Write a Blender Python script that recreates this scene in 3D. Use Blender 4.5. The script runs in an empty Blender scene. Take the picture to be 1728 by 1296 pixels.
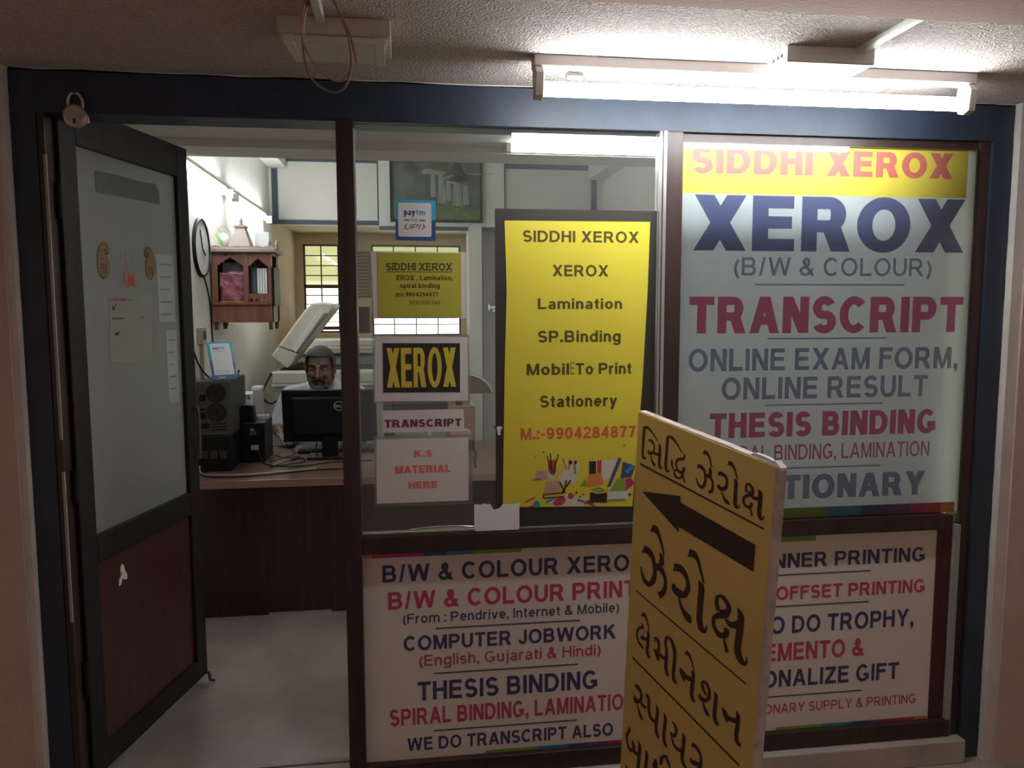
import bpy, bmesh, math, random
from mathutils import Vector, Matrix
from mathutils.geometry import delaunay_2d_cdt
R = math.radians
random.seed(7)
SC = bpy.context.scene
COL = SC.collection

# ---------------------------------------------------------------- camera
cam_data = bpy.data.cameras.new('camera'); cam = bpy.data.objects.new('camera', cam_data); COL.objects.link(cam)
cam_data.sensor_width = 36.0; cam_data.lens = 36.0 * 1317.745 / 1728.0; cam_data.clip_start = 0.02
_yaw, _pitch, _roll = R(7.8545), R(-5.5733), R(-0.0844)
_fw = Vector((math.sin(_yaw) * math.cos(_pitch), math.cos(_yaw) * math.cos(_pitch), math.sin(_pitch)))
_ri = Vector((math.cos(_yaw), -math.sin(_yaw), 0)); _up = _ri.cross(_fw)
_r2 = _ri * math.cos(_roll) + _up * math.sin(_roll); _u2 = -_ri * math.sin(_roll) + _up * math.cos(_roll)
cam.matrix_world = Matrix(((_r2.x, _u2.x, -_fw.x, 1.07572), (_r2.y, _u2.y, -_fw.y, -2.39889), (_r2.z, _u2.z, -_fw.z, 1.55), (0, 0, 0, 1)))
SC.camera = cam

# ---------------------------------------------------------------- world: dim warm corridor in front, daylight court behind the shop
world = bpy.data.worlds.new('world'); SC.world = world; world.use_nodes = True
wn, wl = world.node_tree.nodes, world.node_tree.links; wn.clear()
w_tc = wn.new('ShaderNodeTexCoord'); w_sep = wn.new('ShaderNodeSeparateXYZ'); w_map = wn.new('ShaderNodeMapRange')
w_map.inputs['From Min'].default_value = 0.15; w_map.inputs['From Max'].default_value = 0.55
w_el = wn.new('ShaderNodeMapRange'); w_el.inputs['From Min'].default_value = -0.008; w_el.inputs['From Max'].default_value = 0.035
w_day = wn.new('ShaderNodeMix'); w_day.data_type = 'RGBA'
w_day.inputs['A'].default_value = (5.2, 5.0, 4.2, 1); w_day.inputs['B'].default_value = (0.80, 0.78, 0.34, 1)
w_mix = wn.new('ShaderNodeMix'); w_mix.data_type = 'RGBA'
w_mix.inputs['A'].default_value = (0.255, 0.187, 0.158, 1)
w_bg = wn.new('ShaderNodeBackground'); w_out = wn.new('ShaderNodeOutputWorld')
wl.new(w_tc.outputs['Generated'], w_sep.inputs[0]); wl.new(w_sep.outputs['Y'], w_map.inputs['Value']); wl.new(w_sep.outputs['Z'], w_el.inputs['Value'])
wl.new(w_el.outputs['Result'], w_day.inputs['Factor']); wl.new(w_map.outputs['Result'], w_mix.inputs['Factor'])
wl.new(w_day.outputs['Result'], w_mix.inputs['B']); wl.new(w_mix.outputs['Result'], w_bg.inputs['Color']); wl.new(w_bg.outputs[0], w_out.inputs[0])

TUBE_OUT, TUBE_WALL, TUBE_BEAM = 56.0, 46.0, 70.0      # radiance of the fluorescent tubes
SC.view_settings.view_transform = 'Standard'; SC.view_settings.look = 'None'
SC.view_settings.exposure = 0.0; SC.view_settings.gamma = 1.0; SC.view_settings.use_curve_mapping = False

# ---------------------------------------------------------------- materials
def mat(name, col, rough=0.6, metal=0.0, spec=0.5, noise=None, bump=None, emit=None, coat=0.0, streak=None):
    m = bpy.data.materials.new(name); m.use_nodes = True
    nt = m.node_tree; b = nt.nodes['Principled BSDF']
    c = tuple(col) + (1,)
    b.inputs['Base Color'].default_value = c; b.inputs['Roughness'].default_value = rough
    b.inputs['Metallic'].default_value = metal; b.inputs['Specular IOR Level'].default_value = spec
    b.inputs['Coat Weight'].default_value = coat
    if noise or bump or streak: tc = nt.nodes.new('ShaderNodeTexCoord')
    if noise or streak:
        sc_, amt = (noise or streak)
        n = nt.nodes.new('ShaderNodeTexNoise'); n.inputs['Scale'].default_value = sc_; n.inputs['Detail'].default_value = 6
        if streak:
            mp = nt.nodes.new('ShaderNodeMapping'); mp.inputs['Scale'].default_value = (1, 1, 0.06)
            nt.links.new(tc.outputs['Object'], mp.inputs[0]); nt.links.new(mp.outputs[0], n.inputs['Vector'])
        else: nt.links.new(tc.outputs['Object'], n.inputs['Vector'])
        mr = nt.nodes.new('ShaderNodeMapRange'); mr.inputs['From Min'].default_value = 0.3; mr.inputs['From Max'].default_value = 0.7
        mr.inputs['To Min'].default_value = 1 - amt; mr.inputs['To Max'].default_value = 1 + amt
        mx = nt.nodes.new('ShaderNodeVectorMath'); mx.operation = 'SCALE'; mx.inputs[0].default_value = col
        nt.links.new(n.outputs['Fac'], mr.inputs['Value']); nt.links.new(mr.outputs[0], mx.inputs['Scale']); nt.links.new(mx.outputs[0], b.inputs['Base Color'])
    if bump:
        n2 = nt.nodes.new('ShaderNodeTexNoise'); n2.inputs['Scale'].default_value = bump[0]; n2.inputs['Detail'].default_value = 3
        bp = nt.nodes.new('ShaderNodeBump'); bp.inputs['Strength'].default_value = bump[1]; bp.inputs['Distance'].default_value = bump[2] if len(bump) > 2 else 0.01
        nt.links.new(tc.outputs['Object'], n2.inputs['Vector']); nt.links.new(n2.outputs['Fac'], bp.inputs['Height']); nt.links.new(bp.outputs[0], b.inputs['Normal'])
    if emit:
        b.inputs['Emission Color'].default_value = tuple(emit[0]) + (1,); b.inputs['Emission Strength'].default_value = emit[1]
    return m

def translucent(name, col, back=0.5):
    m = bpy.data.materials.new(name); m.use_nodes = True; nt = m.node_tree; nt.nodes.clear()
    o = nt.nodes.new('ShaderNodeOutputMaterial'); d = nt.nodes.new('ShaderNodeBsdfDiffuse'); t = nt.nodes.new('ShaderNodeBsdfTranslucent'); x = nt.nodes.new('ShaderNodeMixShader')
    d.inputs[0].default_value = tuple(col) + (1,); t.inputs[0].default_value = tuple(col) + (1,); x.inputs[0].default_value = back
    nt.links.new(d.outputs[0], x.inputs[1]); nt.links.new(t.outputs[0], x.inputs[2]); nt.links.new(x.outputs[0], o.inputs[0])
    return m

def glass(name, tint=(0.93, 0.95, 0.94), haze=0.0, gloss=1.0, ior=1.45):
    m = bpy.data.materials.new(name); m.use_nodes = True; nt = m.node_tree; nt.nodes.clear()
    o = nt.nodes.new('ShaderNodeOutputMaterial'); t = nt.nodes.new('ShaderNodeBsdfTransparent'); t.inputs[0].default_value = tint + (1,)
    g = nt.nodes.new('ShaderNodeBsdfGlossy'); g.inputs['Roughness'].default_value = 0.01; g.inputs[0].default_value = (gloss, gloss, gloss, 1)
    f = nt.nodes.new('ShaderNodeFresnel'); f.inputs['IOR'].default_value = ior
    x = nt.nodes.new('ShaderNodeMixShader')
    nt.links.new(f.outputs[0], x.inputs[0]); nt.links.new(g.outputs[0], x.inputs[2])
    if haze:
        d = nt.nodes.new('ShaderNodeBsdfTranslucent'); d.inputs[0].default_value = (0.92, 0.95, 0.92, 1)
        d2 = nt.nodes.new('ShaderNodeBsdfDiffuse'); d2.inputs[0].default_value = (0.88, 0.91, 0.88, 1)
        dd = nt.nodes.new('ShaderNodeMixShader'); dd.inputs[0].default_value = 0.5; nt.links.new(d.outputs[0], dd.inputs[1]); nt.links.new(d2.outputs[0], dd.inputs[2])
        y = nt.nodes.new('ShaderNodeMixShader'); y.inputs[0].default_value = haze
        nt.links.new(t.outputs[0], y.inputs[1]); nt.links.new(dd.outputs[0], y.inputs[2]); nt.links.new(y.outputs[0], x.inputs[1])
    else: nt.links.new(t.outputs[0], x.inputs[1])
    nt.links.new(x.outputs[0], o.inputs[0])
    return m

def M_(name, *a, **k): M[name] = mat(name, *a, **k)
M = {}
M_('plaster_pink', (0.52, 0.39, 0.35), 0.9, bump=(90, 0.35, 0.004), noise=(3, 0.06))
M_('plaster_edge', (0.60, 0.55, 0.51), 0.9, bump=(60, 0.4, 0.004), noise=(8, 0.1))
M_('stipple', (0.60, 0.515, 0.475), 0.9, bump=(150, 1.0, 0.010), noise=(110, 0.16))
M_('soffit_red', (0.66, 0.47, 0.42), 0.9, bump=(90, 0.3, 0.004))
M_('navy', (0.019, 0.031, 0.052), 0.5, noise=(9, 0.25), bump=(40, 0.2, 0.003))
M_('brown_wood', (0.034, 0.018, 0.016), 0.4, streak=(30, 0.3))
M_('brown_panel', (0.055, 0.014, 0.011), 0.42, streak=(45, 0.35))
M_('brown_dark', (0.016, 0.012, 0.012), 0.55, spec=0.25, streak=(30, 0.25))
M_('alu', (0.55, 0.54, 0.52), 0.35, 0.8)
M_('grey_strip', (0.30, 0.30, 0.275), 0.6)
M_('marble', (0.40, 0.355, 0.315), 0.35, noise=(5, 0.18))
M_('floor_in', (0.29, 0.245, 0.21), 0.32, noise=(4, 0.22))
M_('floor_out', (0.30, 0.25, 0.22), 0.6, noise=(6, 0.3))
M_('white_wall', (0.78, 0.77, 0.71), 0.8, noise=(2, 0.05))
M_('cream_wall', (0.74, 0.63, 0.46), 0.8, noise=(2, 0.07))
M_('grey_wall', (0.56, 0.55, 0.51), 0.8, noise=(3, 0.05))
M_('in_ceiling', (0.72, 0.67, 0.60), 0.85, noise=(3, 0.05))
M_('white_panel', (0.76, 0.74, 0.68), 0.6)
M_('slate', (0.055, 0.08, 0.11), 0.6)
M_('tube_out', (1, 1, 1), emit=((0.93, 0.98, 1.0), TUBE_OUT))
M_('tube_wall', (1, 1, 1), emit=((0.92, 0.98, 1.0), TUBE_WALL))
M_('tube_beam', (1, 1, 1), emit=((0.95, 0.98, 1.0), TUBE_BEAM))
M_('white_paint', (0.72, 0.71, 0.68), 0.5)
M_('fixture_grey', (0.52, 0.49, 0.46), 0.5)
M_('acrylic', (0.70, 0.67, 0.60), 0.35)
M_('cable_tan', (0.27, 0.165, 0.105), 0.6)
M_('cable_pink', (0.42, 0.26, 0.21), 0.6)
M_('steel', (0.55, 0.50, 0.47), 0.38, 0.85, noise=(40, 0.2))
M_('chrome', (0.82, 0.82, 0.82), 0.12, 1.0)
M_('sign_white', (0.68, 0.625, 0.59), 0.45, noise=(2, 0.03))
M_('sign_yellow', (0.82, 0.70, 0.10), 0.45)
M_('sign_yellow_dark', (0.66, 0.56, 0.045), 0.5, noise=(3, 0.06))
M_('sticker_yellow', (0.42, 0.40, 0.045), 0.5)
M_('ink_navy', (0.045, 0.05, 0.14), 0.5)
M_('ink_pink', (0.48, 0.05, 0.13), 0.5)
M_('ink_red', (0.62, 0.10, 0.06), 0.5)
M_('ink_red_pale', (0.62, 0.17, 0.15), 0.5)
M_('ink_coral', (0.74, 0.17, 0.14), 0.5)
M_('ink_olive', (0.075, 0.06, 0.012), 0.5)
M_('ink_maroon', (0.16, 0.03, 0.05), 0.5)
M_('ink_black', (0.02, 0.018, 0.016), 0.5)
M_('ink_brown', (0.050, 0.022, 0.014), 0.55)
M_('ink_olive_faint', (0.20, 0.19, 0.03), 0.5)
M_('black_vinyl', (0.030, 0.026, 0.022), 0.5)
M_('paper', (0.66, 0.625, 0.615), 0.6)
M_('notice_grey', (0.31, 0.305, 0.25), 0.6)
M_('notice_pale', (0.43, 0.45, 0.43), 0.6)
M_('paper_white', (0.72, 0.72, 0.70), 0.6)
M_('laminate', (0.62, 0.61, 0.60), 0.3)
M_('xerox_yellow', (0.62, 0.50, 0.05), 0.5)
M_('board_yellow', (0.76, 0.545, 0.175), 0.5, noise=(3, 0.07))
M_('board_edge', (0.60, 0.50, 0.45), 0.7, noise=(25, 0.25), bump=(60, 0.5, 0.004))
for _n, _c in dict(orange=(0.62, 0.22, 0.06), red=(0.50, 0.05, 0.05), magenta=(0.46, 0.025, 0.15), purple=(0.16, 0.06, 0.20), blue=(0.05, 0.07, 0.20), cyan=(0.02, 0.27, 0.42), green=(0.20, 0.33, 0.05)).items():
    M_('strip_' + _n, _c, 0.5)
M_('pay_cyan', (0.03, 0.37, 0.58), 0.4)
M_('pay_navy', (0.03, 0.08, 0.24), 0.4)
M_('gold', (0.24, 0.135, 0.035), 0.5, noise=(160, 0.4))
M_('gold_dark', (0.06, 0.035, 0.015), 0.6)
M_('faint_red', (0.42, 0.28, 0.27), 0.7)
M_('tape_grey', (0.07, 0.075, 0.085), 0.5, noise=(12, 0.2))
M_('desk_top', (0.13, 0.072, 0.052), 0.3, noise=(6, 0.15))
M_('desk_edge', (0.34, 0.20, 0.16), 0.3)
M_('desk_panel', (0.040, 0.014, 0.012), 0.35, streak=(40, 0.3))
M_('black_plastic', (0.006, 0.006, 0.007), 0.5, spec=0.25)
M_('black_matte', (0.010, 0.010, 0.011), 0.7, spec=0.2)
M_('dark_grey', (0.05, 0.05, 0.05), 0.6, spec=0.25)
M_('case_grey', (0.062, 0.056, 0.047), 0.5)
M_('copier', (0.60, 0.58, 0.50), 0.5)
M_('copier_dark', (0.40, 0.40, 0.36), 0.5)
M_('copier_faded', (0.24, 0.25, 0.25), 0.6)
M_('teak', (0.17, 0.068, 0.042), 0.45, streak=(50, 0.3))
M_('teak_pale', (0.30, 0.235, 0.20), 0.5)
M_('teak_dark', (0.07, 0.03, 0.022), 0.5)
M_('cloth_red', (0.27, 0.085, 0.11), 0.75, noise=(45, 0.5))
M_('cloth_gold', (0.45, 0.25, 0.06), 0.5)
M_('leaf_green', (0.20, 0.52, 0.06), 0.5)
M_('white_box', (0.80, 0.82, 0.82), 0.6)
M_('clock_face', (0.75, 0.75, 0.73), 0.4)
M_('window_frame', (0.085, 0.065, 0.05), 0.5)
M_('louvre_red', (0.30, 0.17, 0.13), 0.6)
M_('skin', (0.15, 0.072, 0.055), 0.5)
M_('hair_grey', (0.055, 0.050, 0.048), 0.7, noise=(220, 0.4))
M_('hair_dark', (0.030, 0.022, 0.020), 0.7)
M_('hair_beard', (0.13, 0.10, 0.09), 0.8, noise=(200, 0.4))
M_('eye_white', (0.22, 0.18, 0.16), 0.3)
M_('shirt', (0.52, 0.55, 0.60), 0.8, noise=(90, 0.10))
M_('trousers', (0.05, 0.05, 0.06), 0.8)
M_('leather_brown', (0.16, 0.095, 0.065), 0.5)
M_('tan', (0.40, 0.30, 0.22), 0.5)
M_('handle_brown', (0.13, 0.085, 0.062), 0.4)
M_('pink_plastic', (0.50, 0.30, 0.28), 0.5)
M_('fan_brown', (0.05, 0.04, 0.035), 0.4)
M_('fan_blade', (0.30, 0.25, 0.21), 0.5)
M['sign_backlit'] = translucent('sign_backlit', (0.78, 0.83, 0.84), 0.42)
M['ink_slate'] = translucent('ink_slate', (0.20, 0.225, 0.40), 0.5); M['ink_grey'] = translucent('ink_grey', (0.40, 0.45, 0.62), 0.5)
M['ink_rose'] = translucent('ink_rose', (0.74, 0.20, 0.36), 0.5)
M['glass'] = glass('glass', (0.93, 0.95, 0.94), 0.03)
M['glass_door'] = glass('glass_door', (0.95, 0.97, 0.96), 0.44)
M['glass_sign'] = glass('glass_sign', (0.98, 0.99, 0.99), 0.0, 1.0, 1.33)
M['laminate_clear'] = glass('laminate_clear', (0.80, 0.80, 0.78), 0.12)

def painting_material():
    m = bpy.data.materials.new('waterfall_painting'); m.use_nodes = True; nt = m.node_tree; b = nt.nodes['Principled BSDF']; N = nt.nodes.new; L = nt.links.new
    tc = N('ShaderNodeTexCoord'); mp = N('ShaderNodeMapping'); mp.inputs['Scale'].default_value = (3, 1, 3)
    n = N('ShaderNodeTexNoise'); n.inputs['Scale'].default_value = 2.2; n.inputs['Detail'].default_value = 8
    r = N('ShaderNodeValToRGB'); e = r.color_ramp.elements
    e[0].position = 0.32; e[0].color = (0.035, 0.05, 0.04, 1); e[1].position = 0.72; e[1].color = (0.15, 0.19, 0.15, 1)
    L(tc.outputs['Object'], mp.inputs[0]); L(mp.outputs[0], n.inputs['Vector']); L(n.outputs['Fac'], r.inputs[0]); L(r.outputs[0], b.inputs['Base Color'])
    b.inputs['Roughness'].default_value = 0.4
    return m
M['painting'] = painting_material()
M_('water', (0.25, 0.28, 0.25), 0.5, streak=(60, 0.35))
M_('meadow', (0.11, 0.17, 0.06), 0.6, noise=(20, 0.4))

# ---------------------------------------------------------------- mesh helpers
class MB:
    def __init__(s): s.v = []; s.f = []
    def add(s, vs, fs):
        k = len(s.v); s.v += [tuple(p) for p in vs]; s.f += [tuple(i + k for i in f) for f in fs]; return s
    def box(s, x0, x1, y0, y1, z0, z1, mx=None):
        vs = [Vector((x, y, z)) for x in (x0, x1) for y in (y0, y1) for z in (z0, z1)]
        if mx: vs = [mx @ p for p in vs]
        return s.add(vs, [(0, 1, 3, 2), (4, 6, 7, 5), (0, 4, 5, 1), (2, 3, 7, 6), (0, 2, 6, 4), (1, 5, 7, 3)])
    def prism(s, poly, fn, d0, d1):
        """poly: 2-D outline; fn(u, v, d) -> point; caps at depths d0 and d1"""
        n = len(poly); vs = [fn(u, v, d0) for u, v in poly] + [fn(u, v, d1) for u, v in poly]
        return s.add(vs, [tuple(range(n - 1, -1, -1)), tuple(range(n, 2 * n))] + [(i, (i + 1) % n, n + (i + 1) % n, n + i) for i in range(n)])
    def tube(s, pts, r, seg=8, caps=True):
        pts = [Vector(p) for p in pts]; n = len(pts); rr = r if isinstance(r, (list, tuple)) else [r] * n
        vs = []; prev = None
        for i, p in enumerate(pts):
            t = (pts[min(i + 1, n - 1)] - pts[max(i - 1, 0)]).normalized()
            if prev is None:
                a = Vector((0, 0, 1)) if abs(t.z) < 0.9 else Vector((1, 0, 0)); u = t.cross(a).normalized()
            else: u = (prev - t * prev.dot(t)).normalized()
            w = t.cross(u); prev = u
            vs += [p + (u * math.cos(2 * math.pi * k / seg) + w * math.sin(2 * math.pi * k / seg)) * rr[i] for k in range(seg)]
        fs = [(i * seg + k, i * seg + (k + 1) % seg, (i + 1) * seg + (k + 1) % seg, (i + 1) * seg + k) for i in range(n - 1) for k in range(seg)]
        if caps: fs += [tuple(range(seg - 1, -1, -1)), tuple(range((n - 1) * seg, n * seg))]
        return s.add(vs, fs)
    def lathe(s, prof, c=(0, 0, 0), seg=24, mx=None):
        """prof: (radius, height) pairs round a vertical axis through c, or mx places it"""
        c = Vector(c); vs = []
        for r, h in prof:
            for k in range(seg):
                p = Vector((r * math.cos(2 * math.pi * k / seg), r * math.sin(2 * math.pi * k / seg), h))
                vs.append((mx @ p) if mx else c + p)
        n = len(prof)
        fs = [(i * seg + k, i * seg + (k + 1) % seg, (i + 1) * seg + (k + 1) % seg, (i + 1) * seg + k) for i in range(n - 1) for k in range(seg)]
        fs += [tuple(range(seg - 1, -1, -1)), tuple(range((n - 1) * seg, n * seg))]
        return s.add(vs, fs)
    def ball(s, c, r, seg=16, rings=10, mx=None):
        c = Vector(c); r = (r, r, r) if not isinstance(r, (tuple, list)) else r; vs = []
        vs.append(Vector((0, 0, -r[2])))
        for i in range(1, rings):
            a = -math.pi / 2 + math.pi * i / rings
            for k in range(seg):
                b = 2 * math.pi * k / seg; vs.append(Vector((r[0] * math.cos(a) * math.cos(b), r[1] * math.cos(a) * math.sin(b), r[2] * math.sin(a))))
        vs.append(Vector((0, 0, r[2]))); top = len(vs) - 1
        if mx: vs = [mx @ p for p in vs]
        vs = [p + c for p in vs]
        fs = [(0, 1 + (k + 1) % seg, 1 + k) for k in range(seg)] + [(top, top - seg + k, top - seg + (k + 1) % seg) for k in range(seg)]
        for i in range(rings - 2):
            for k in range(seg):
                a = 1 + i * seg; fs.append((a + k, a + (k + 1) % seg, a + seg + (k + 1) % seg, a + seg + k))
        return s.add(vs, fs)
    def build(s, name, m, parent=None, bevel=0.0, smooth=False, segs=2):
        me = bpy.data.meshes.new(name); me.from_pydata(s.v, [], s.f); me.update()
        bm = bmesh.new(); bm.from_mesh(me); bmesh.ops.recalc_face_normals(bm, faces=bm.faces); bm.to_mesh(me); bm.free()
        o = bpy.data.objects.new(name, me); COL.objects.link(o)
        me.materials.append(M[m] if isinstance(m, str) else m)
        if smooth:
            for p in me.polygons: p.use_smooth = True
        if bevel:
            b = o.modifiers.new('edge', 'BEVEL'); b.width = bevel; b.segments = segs; b.limit_method = 'ANGLE'; b.angle_limit = R(40)
        if parent is not None: o.parent = parent; o.matrix_parent_inverse = parent.matrix_world.inverted()
        return o

def tag(o, label=None, cat=None, group=None, kind=None):
    if label: o['label'] = label
    if cat: o['category'] = cat
    if group: o['group'] = group
    if kind: o['kind'] = kind
    return o
def thing(name, loc, label, cat, group=None, kind=None):
    o = bpy.data.objects.new(name, None); COL.objects.link(o); o.location = loc; o.empty_display_size = 0.05
    o.matrix_world = Matrix.Translation(loc)
    return tag(o, label, cat, group, kind)
def struct(name, mb, m, parent=None, bevel=0.0, label=None):
    o = mb.build(name, m, parent, bevel)
    if parent is None: o['kind'] = 'structure'
    if label: o['label'] = label
    return o
def box(*a): return MB().box(*a)
def rrect(x0, x1, z0, z1, r, n=5):
    out = []
    for cx, cz, a0 in ((x1 - r, z1 - r, 0), (x0 + r, z1 - r, 90), (x0 + r, z0 + r, 180), (x1 - r, z0 + r, 270)):
        for k in range(n + 1):
            a = R(a0 + 90 * k / n); out.append((cx + r * math.cos(a), cz + r * math.sin(a)))
    return out
def front(y): return lambda u, v, d: (u, y + d, v)           # an outline that stands in the shop front's plane
def catmull(P, n=5):
    P = [Vector(p) for p in P]; out = []
    for i in range(len(P) - 1):
        a, b, c, d = P[max(i - 1, 0)], P[i], P[i + 1], P[min(i + 2, len(P) - 1)]
        for k in range(n):
            t = k / n
            out.append(0.5 * ((2 * b) + (c - a) * t + (2 * a - 5 * b + 4 * c - d) * t * t + (3 * b - a - 3 * c + d) * t ** 3))
    out.append(P[-1]); return out

# ---------------------------------------------------------------- lettering: a plain heavy sans drawn from stems, bars, diagonals and bowls
class Pen:
    """collects the pieces of one glyph; w = stem width, h = bar thickness, in cap heights"""
    def __init__(s, w, h): s.w, s.h, s.P, s.adv = w, h, [], 0.0
    def stem(s, x, z0=0.0, z1=1.0): s.P.append([(x, z0), (x + s.w, z0), (x + s.w, z1), (x, z1)])
    def bar(s, x0, x1, z): s.P.append([(x0, z), (x1, z), (x1, z + s.h), (x0, z + s.h)])
    def diag(s, x0, z0, x1, z1, k=1.0):      # left edge from (x0,z0) to (x1,z1), cut level
        l = math.hypot(x1 - x0, z1 - z0); w = s.w * k * l / abs(z1 - z0) * 0.97
        s.P.append([(x0, z0), (x0 + w, z0), (x1 + w, z1), (x1, z1)]); return w
    def bowl(s, cx, cz, rx, rz, a0, a1, n=None):      # band of an ellipse from angle a0 to a1
        n = n or max(6, int(abs(a1 - a0) / 12)); ix, iz = rx - s.w, rz - s.h
        for i in range(n):
            a, b = R(a0 + (a1 - a0) * i / n), R(a0 + (a1 - a0) * (i + 1) / n)
            s.P.append([(cx + rx * math.cos(a), cz + rz * math.sin(a)), (cx + rx * math.cos(b), cz + rz * math.sin(b)), (cx + ix * math.cos(b), cz + iz * math.sin(b)), (cx + ix * math.cos(a), cz + iz * math.sin(a))])
    def path(s, pts, k=1.0):                          # even-width smooth band through points
        C = catmull([Vector((a, b, 0)) for a, b in pts], 6); hw = s.w * k / 2; E = []
        for i, p in enumerate(C):
            t = (C[min(i + 1, len(C) - 1)] - C[max(i - 1, 0)]).normalized(); E.append(((p.x - t.y * hw, p.y + t.x * hw), (p.x + t.y * hw, p.y - t.x * hw)))
        for a, b in zip(E[:-1], E[1:]): s.P.append([a[0], a[1], b[1], b[0]])
    def dot(s, x, z): s.P.append([(x, z), (x + s.w * 1.08, z), (x + s.w * 1.08, z + s.w * 1.1), (x, z + s.w * 1.1)])

def glyph(ch, w, h):
    g = Pen(w, h); X = .74            # x height
    def done(a): g.adv = a; return g
    if ch == ' ': return done(.52)
    if ch == 'A':
        W = .94; lw = g.w * 1.05; t = .5 * W - lw * .55
        g.diag(0, 0, t, 1); g.P.append([(W, 0), (W - lw, 0), (W - lw - t, 1), (W - t, 1)]); g.bar(.2 * W, .8 * W, .23); return done(W)
    if ch in 'BPR':
        W = .84 if ch != 'P' else .80; g.stem(0)
        if ch == 'B':
            rz1 = .255 + h * .25; rz2 = .5 - rz1 + h * .5
            g.bar(0, .5, 1 - h); g.bar(0, .52, 1 - 2 * rz2); g.bar(0, .52, 0)
            g.bowl(.5, 1 - rz2, .28, rz2, -90, 90); rr = (1 - 2 * rz2 + h) / 2; g.bowl(.52, rr, .31, rr, -90, 90)
            return done(.86)
        z = .45; rz = (1 - z) / 2 + h * .22; z = 1 - 2 * rz
        g.bar(0, .5, 1 - h); g.bar(0, .5, z); g.bowl(.5, 1 - rz, .31, rz, -90, 90)
        if ch == 'R': g.P.append([(.36, z + h * .5), (.36 + g.w * 1.1, z + h), (.90, 0), (.90 - g.w * 1.22, 0)]); return done(.91)
        return done(.82)
    if ch in 'CG':
        g.bowl(.47, .5, .47, .515, 42, 318, 26)
        if ch == 'C': return done(.90)
        g.bar(.52, .93, .50 - h); g.stem(.93 - w, .12, .5); return done(.97)
    if ch == 'D':
        g.stem(0); g.bar(0, .42, 0); g.bar(0, .42, 1 - h); g.bowl(.40, .5, .49, .5, -90, 90, 18); return done(.90)
    if ch == 'E': g.stem(0); g.bar(0, .76, 0); g.bar(0, .71, .5 - h / 2 + .02); g.bar(0, .74, 1 - h); return done(.78)
    if ch == 'F': g.stem(0); g.bar(0, .66, .46); g.bar(0, .72, 1 - h); return done(.72)
    if ch == 'H': g.stem(0); g.stem(.84 - w); g.bar(0, .84, .5 - h / 2 + .03); return done(.84)
    if ch == 'I': g.stem(0); return done(w)
    if ch == 'J': g.stem(.64 - w, .3); g.bowl(.32, .31, .32, .325, 180, 360, 14); return done(.64)
    if ch == 'K':
        g.stem(0); g.P.append([(w * .8, .30), (w * .8, .30 + w * 1.45), (.88 - w * 1.32, 1), (.88, 1)][::-1]); g.P.append([(.30, .52), (.30 + w * .95, .74), (.94, 0), (.94 - w * 1.3, 0)]); return done(.94)
    if ch == 'L': g.stem(0); g.bar(0, .71, 0); return done(.72)
    if ch == 'M':
        W = 1.0; g.stem(0); g.stem(W - w); m = w * 1.0
        g.P.append([(0, 1), (m * 1.22, 1), (W / 2 + w * .36, 0), (W / 2 - w * .36, 0)]); g.P.append([(W, 1), (W - m * 1.22, 1), (W / 2 - w * .36, 0), (W / 2 + w * .36, 0)]); return done(W)
    if ch == 'N': g.stem(0); g.stem(.84 - w); g.P.append([(0, 1), (w * 1.12, 1), (.84, 0), (.84 - w * 1.12, 0)]); return done(.84)
    if ch == 'O': g.bowl(.5, .5, .5, .515, 0, 360, 32); return done(1.0)
    if ch == 'S':
        rx = .39; zc = .5; rt = (1.03 - (.5 - h / 2)) / 2; 
        g.bowl(rx, 1.015 - rt, rx - .02, rt, 25, 180, 14); g.bowl(rx, 1.015 - rt, rx - .02, rt, 180, 262, 7)
        g.bowl(rx + .01, -.015 + rt, rx, rt, 205, 360, 14); g.bowl(rx + .01, -.015 + rt, rx, rt, 0, 82, 7)
        g.P.append([(rx - .10, .5 - h / 2 + .03), (rx + .10, .5 - h / 2 - .03), (rx + .10, .5 + h / 2 - .03), (rx - .10, .5 + h / 2 + .03)]); return done(.79)
    if ch == 'T': g.stem(.39 - w / 2); g.bar(0, .78, 1 - h); return done(.78)
    if ch == 'U': g.stem(0, .38); g.stem(.84 - w, .38); g.bowl(.42, .40, .42, .415, 180, 360, 18); return done(.84)
    if ch == 'V': W = .92; lw = g.w * 1.05; g.P.append([(0, 1), (lw, 1), (W / 2 + lw * .5, 0), (W / 2 - lw * .5, 0)]); g.P.append([(W, 1), (W - lw, 1), (W / 2 - lw * .5, 0), (W / 2 + lw * .5, 0)]); return done(W)
    if ch == 'W':
        W = 1.34; lw = g.w
        for a, b in ((0, .30), (.60, .30), (.44, .74 + .30), (1.04 + .30 - lw, 1.04)):
            pass
        for x1, x0 in ((0, .34), (.67, .34), (.67, 1.0), (1.34, 1.0)):
            s = lw * .52; xt = min(max(x1, s), W - s); g.P.append([(xt - s, 1), (xt + s, 1), (x0 + s, 0), (x0 - s, 0)])
        return done(W)
    if ch == 'X':
        W = .93; lw = g.w * 1.24; g.P.append([(0.01, 1), (lw, 1), (W, 0), (W - lw, 0)]); g.P.append([(W - .01, 1), (W - lw, 1), (0, 0), (lw, 0)]); return done(W)
    if ch == 'Y':
        W = .91; lw = g.w * 1.15; c = W / 2; g.stem(c - w / 2, 0, .46); g.P.append([(0, 1), (lw, 1), (c + w / 2, .40), (c - w / 2, .40)]); g.P.append([(W, 1), (W - lw, 1), (c - w / 2, .40), (c + w / 2, .40)]); return done(W)
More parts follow.
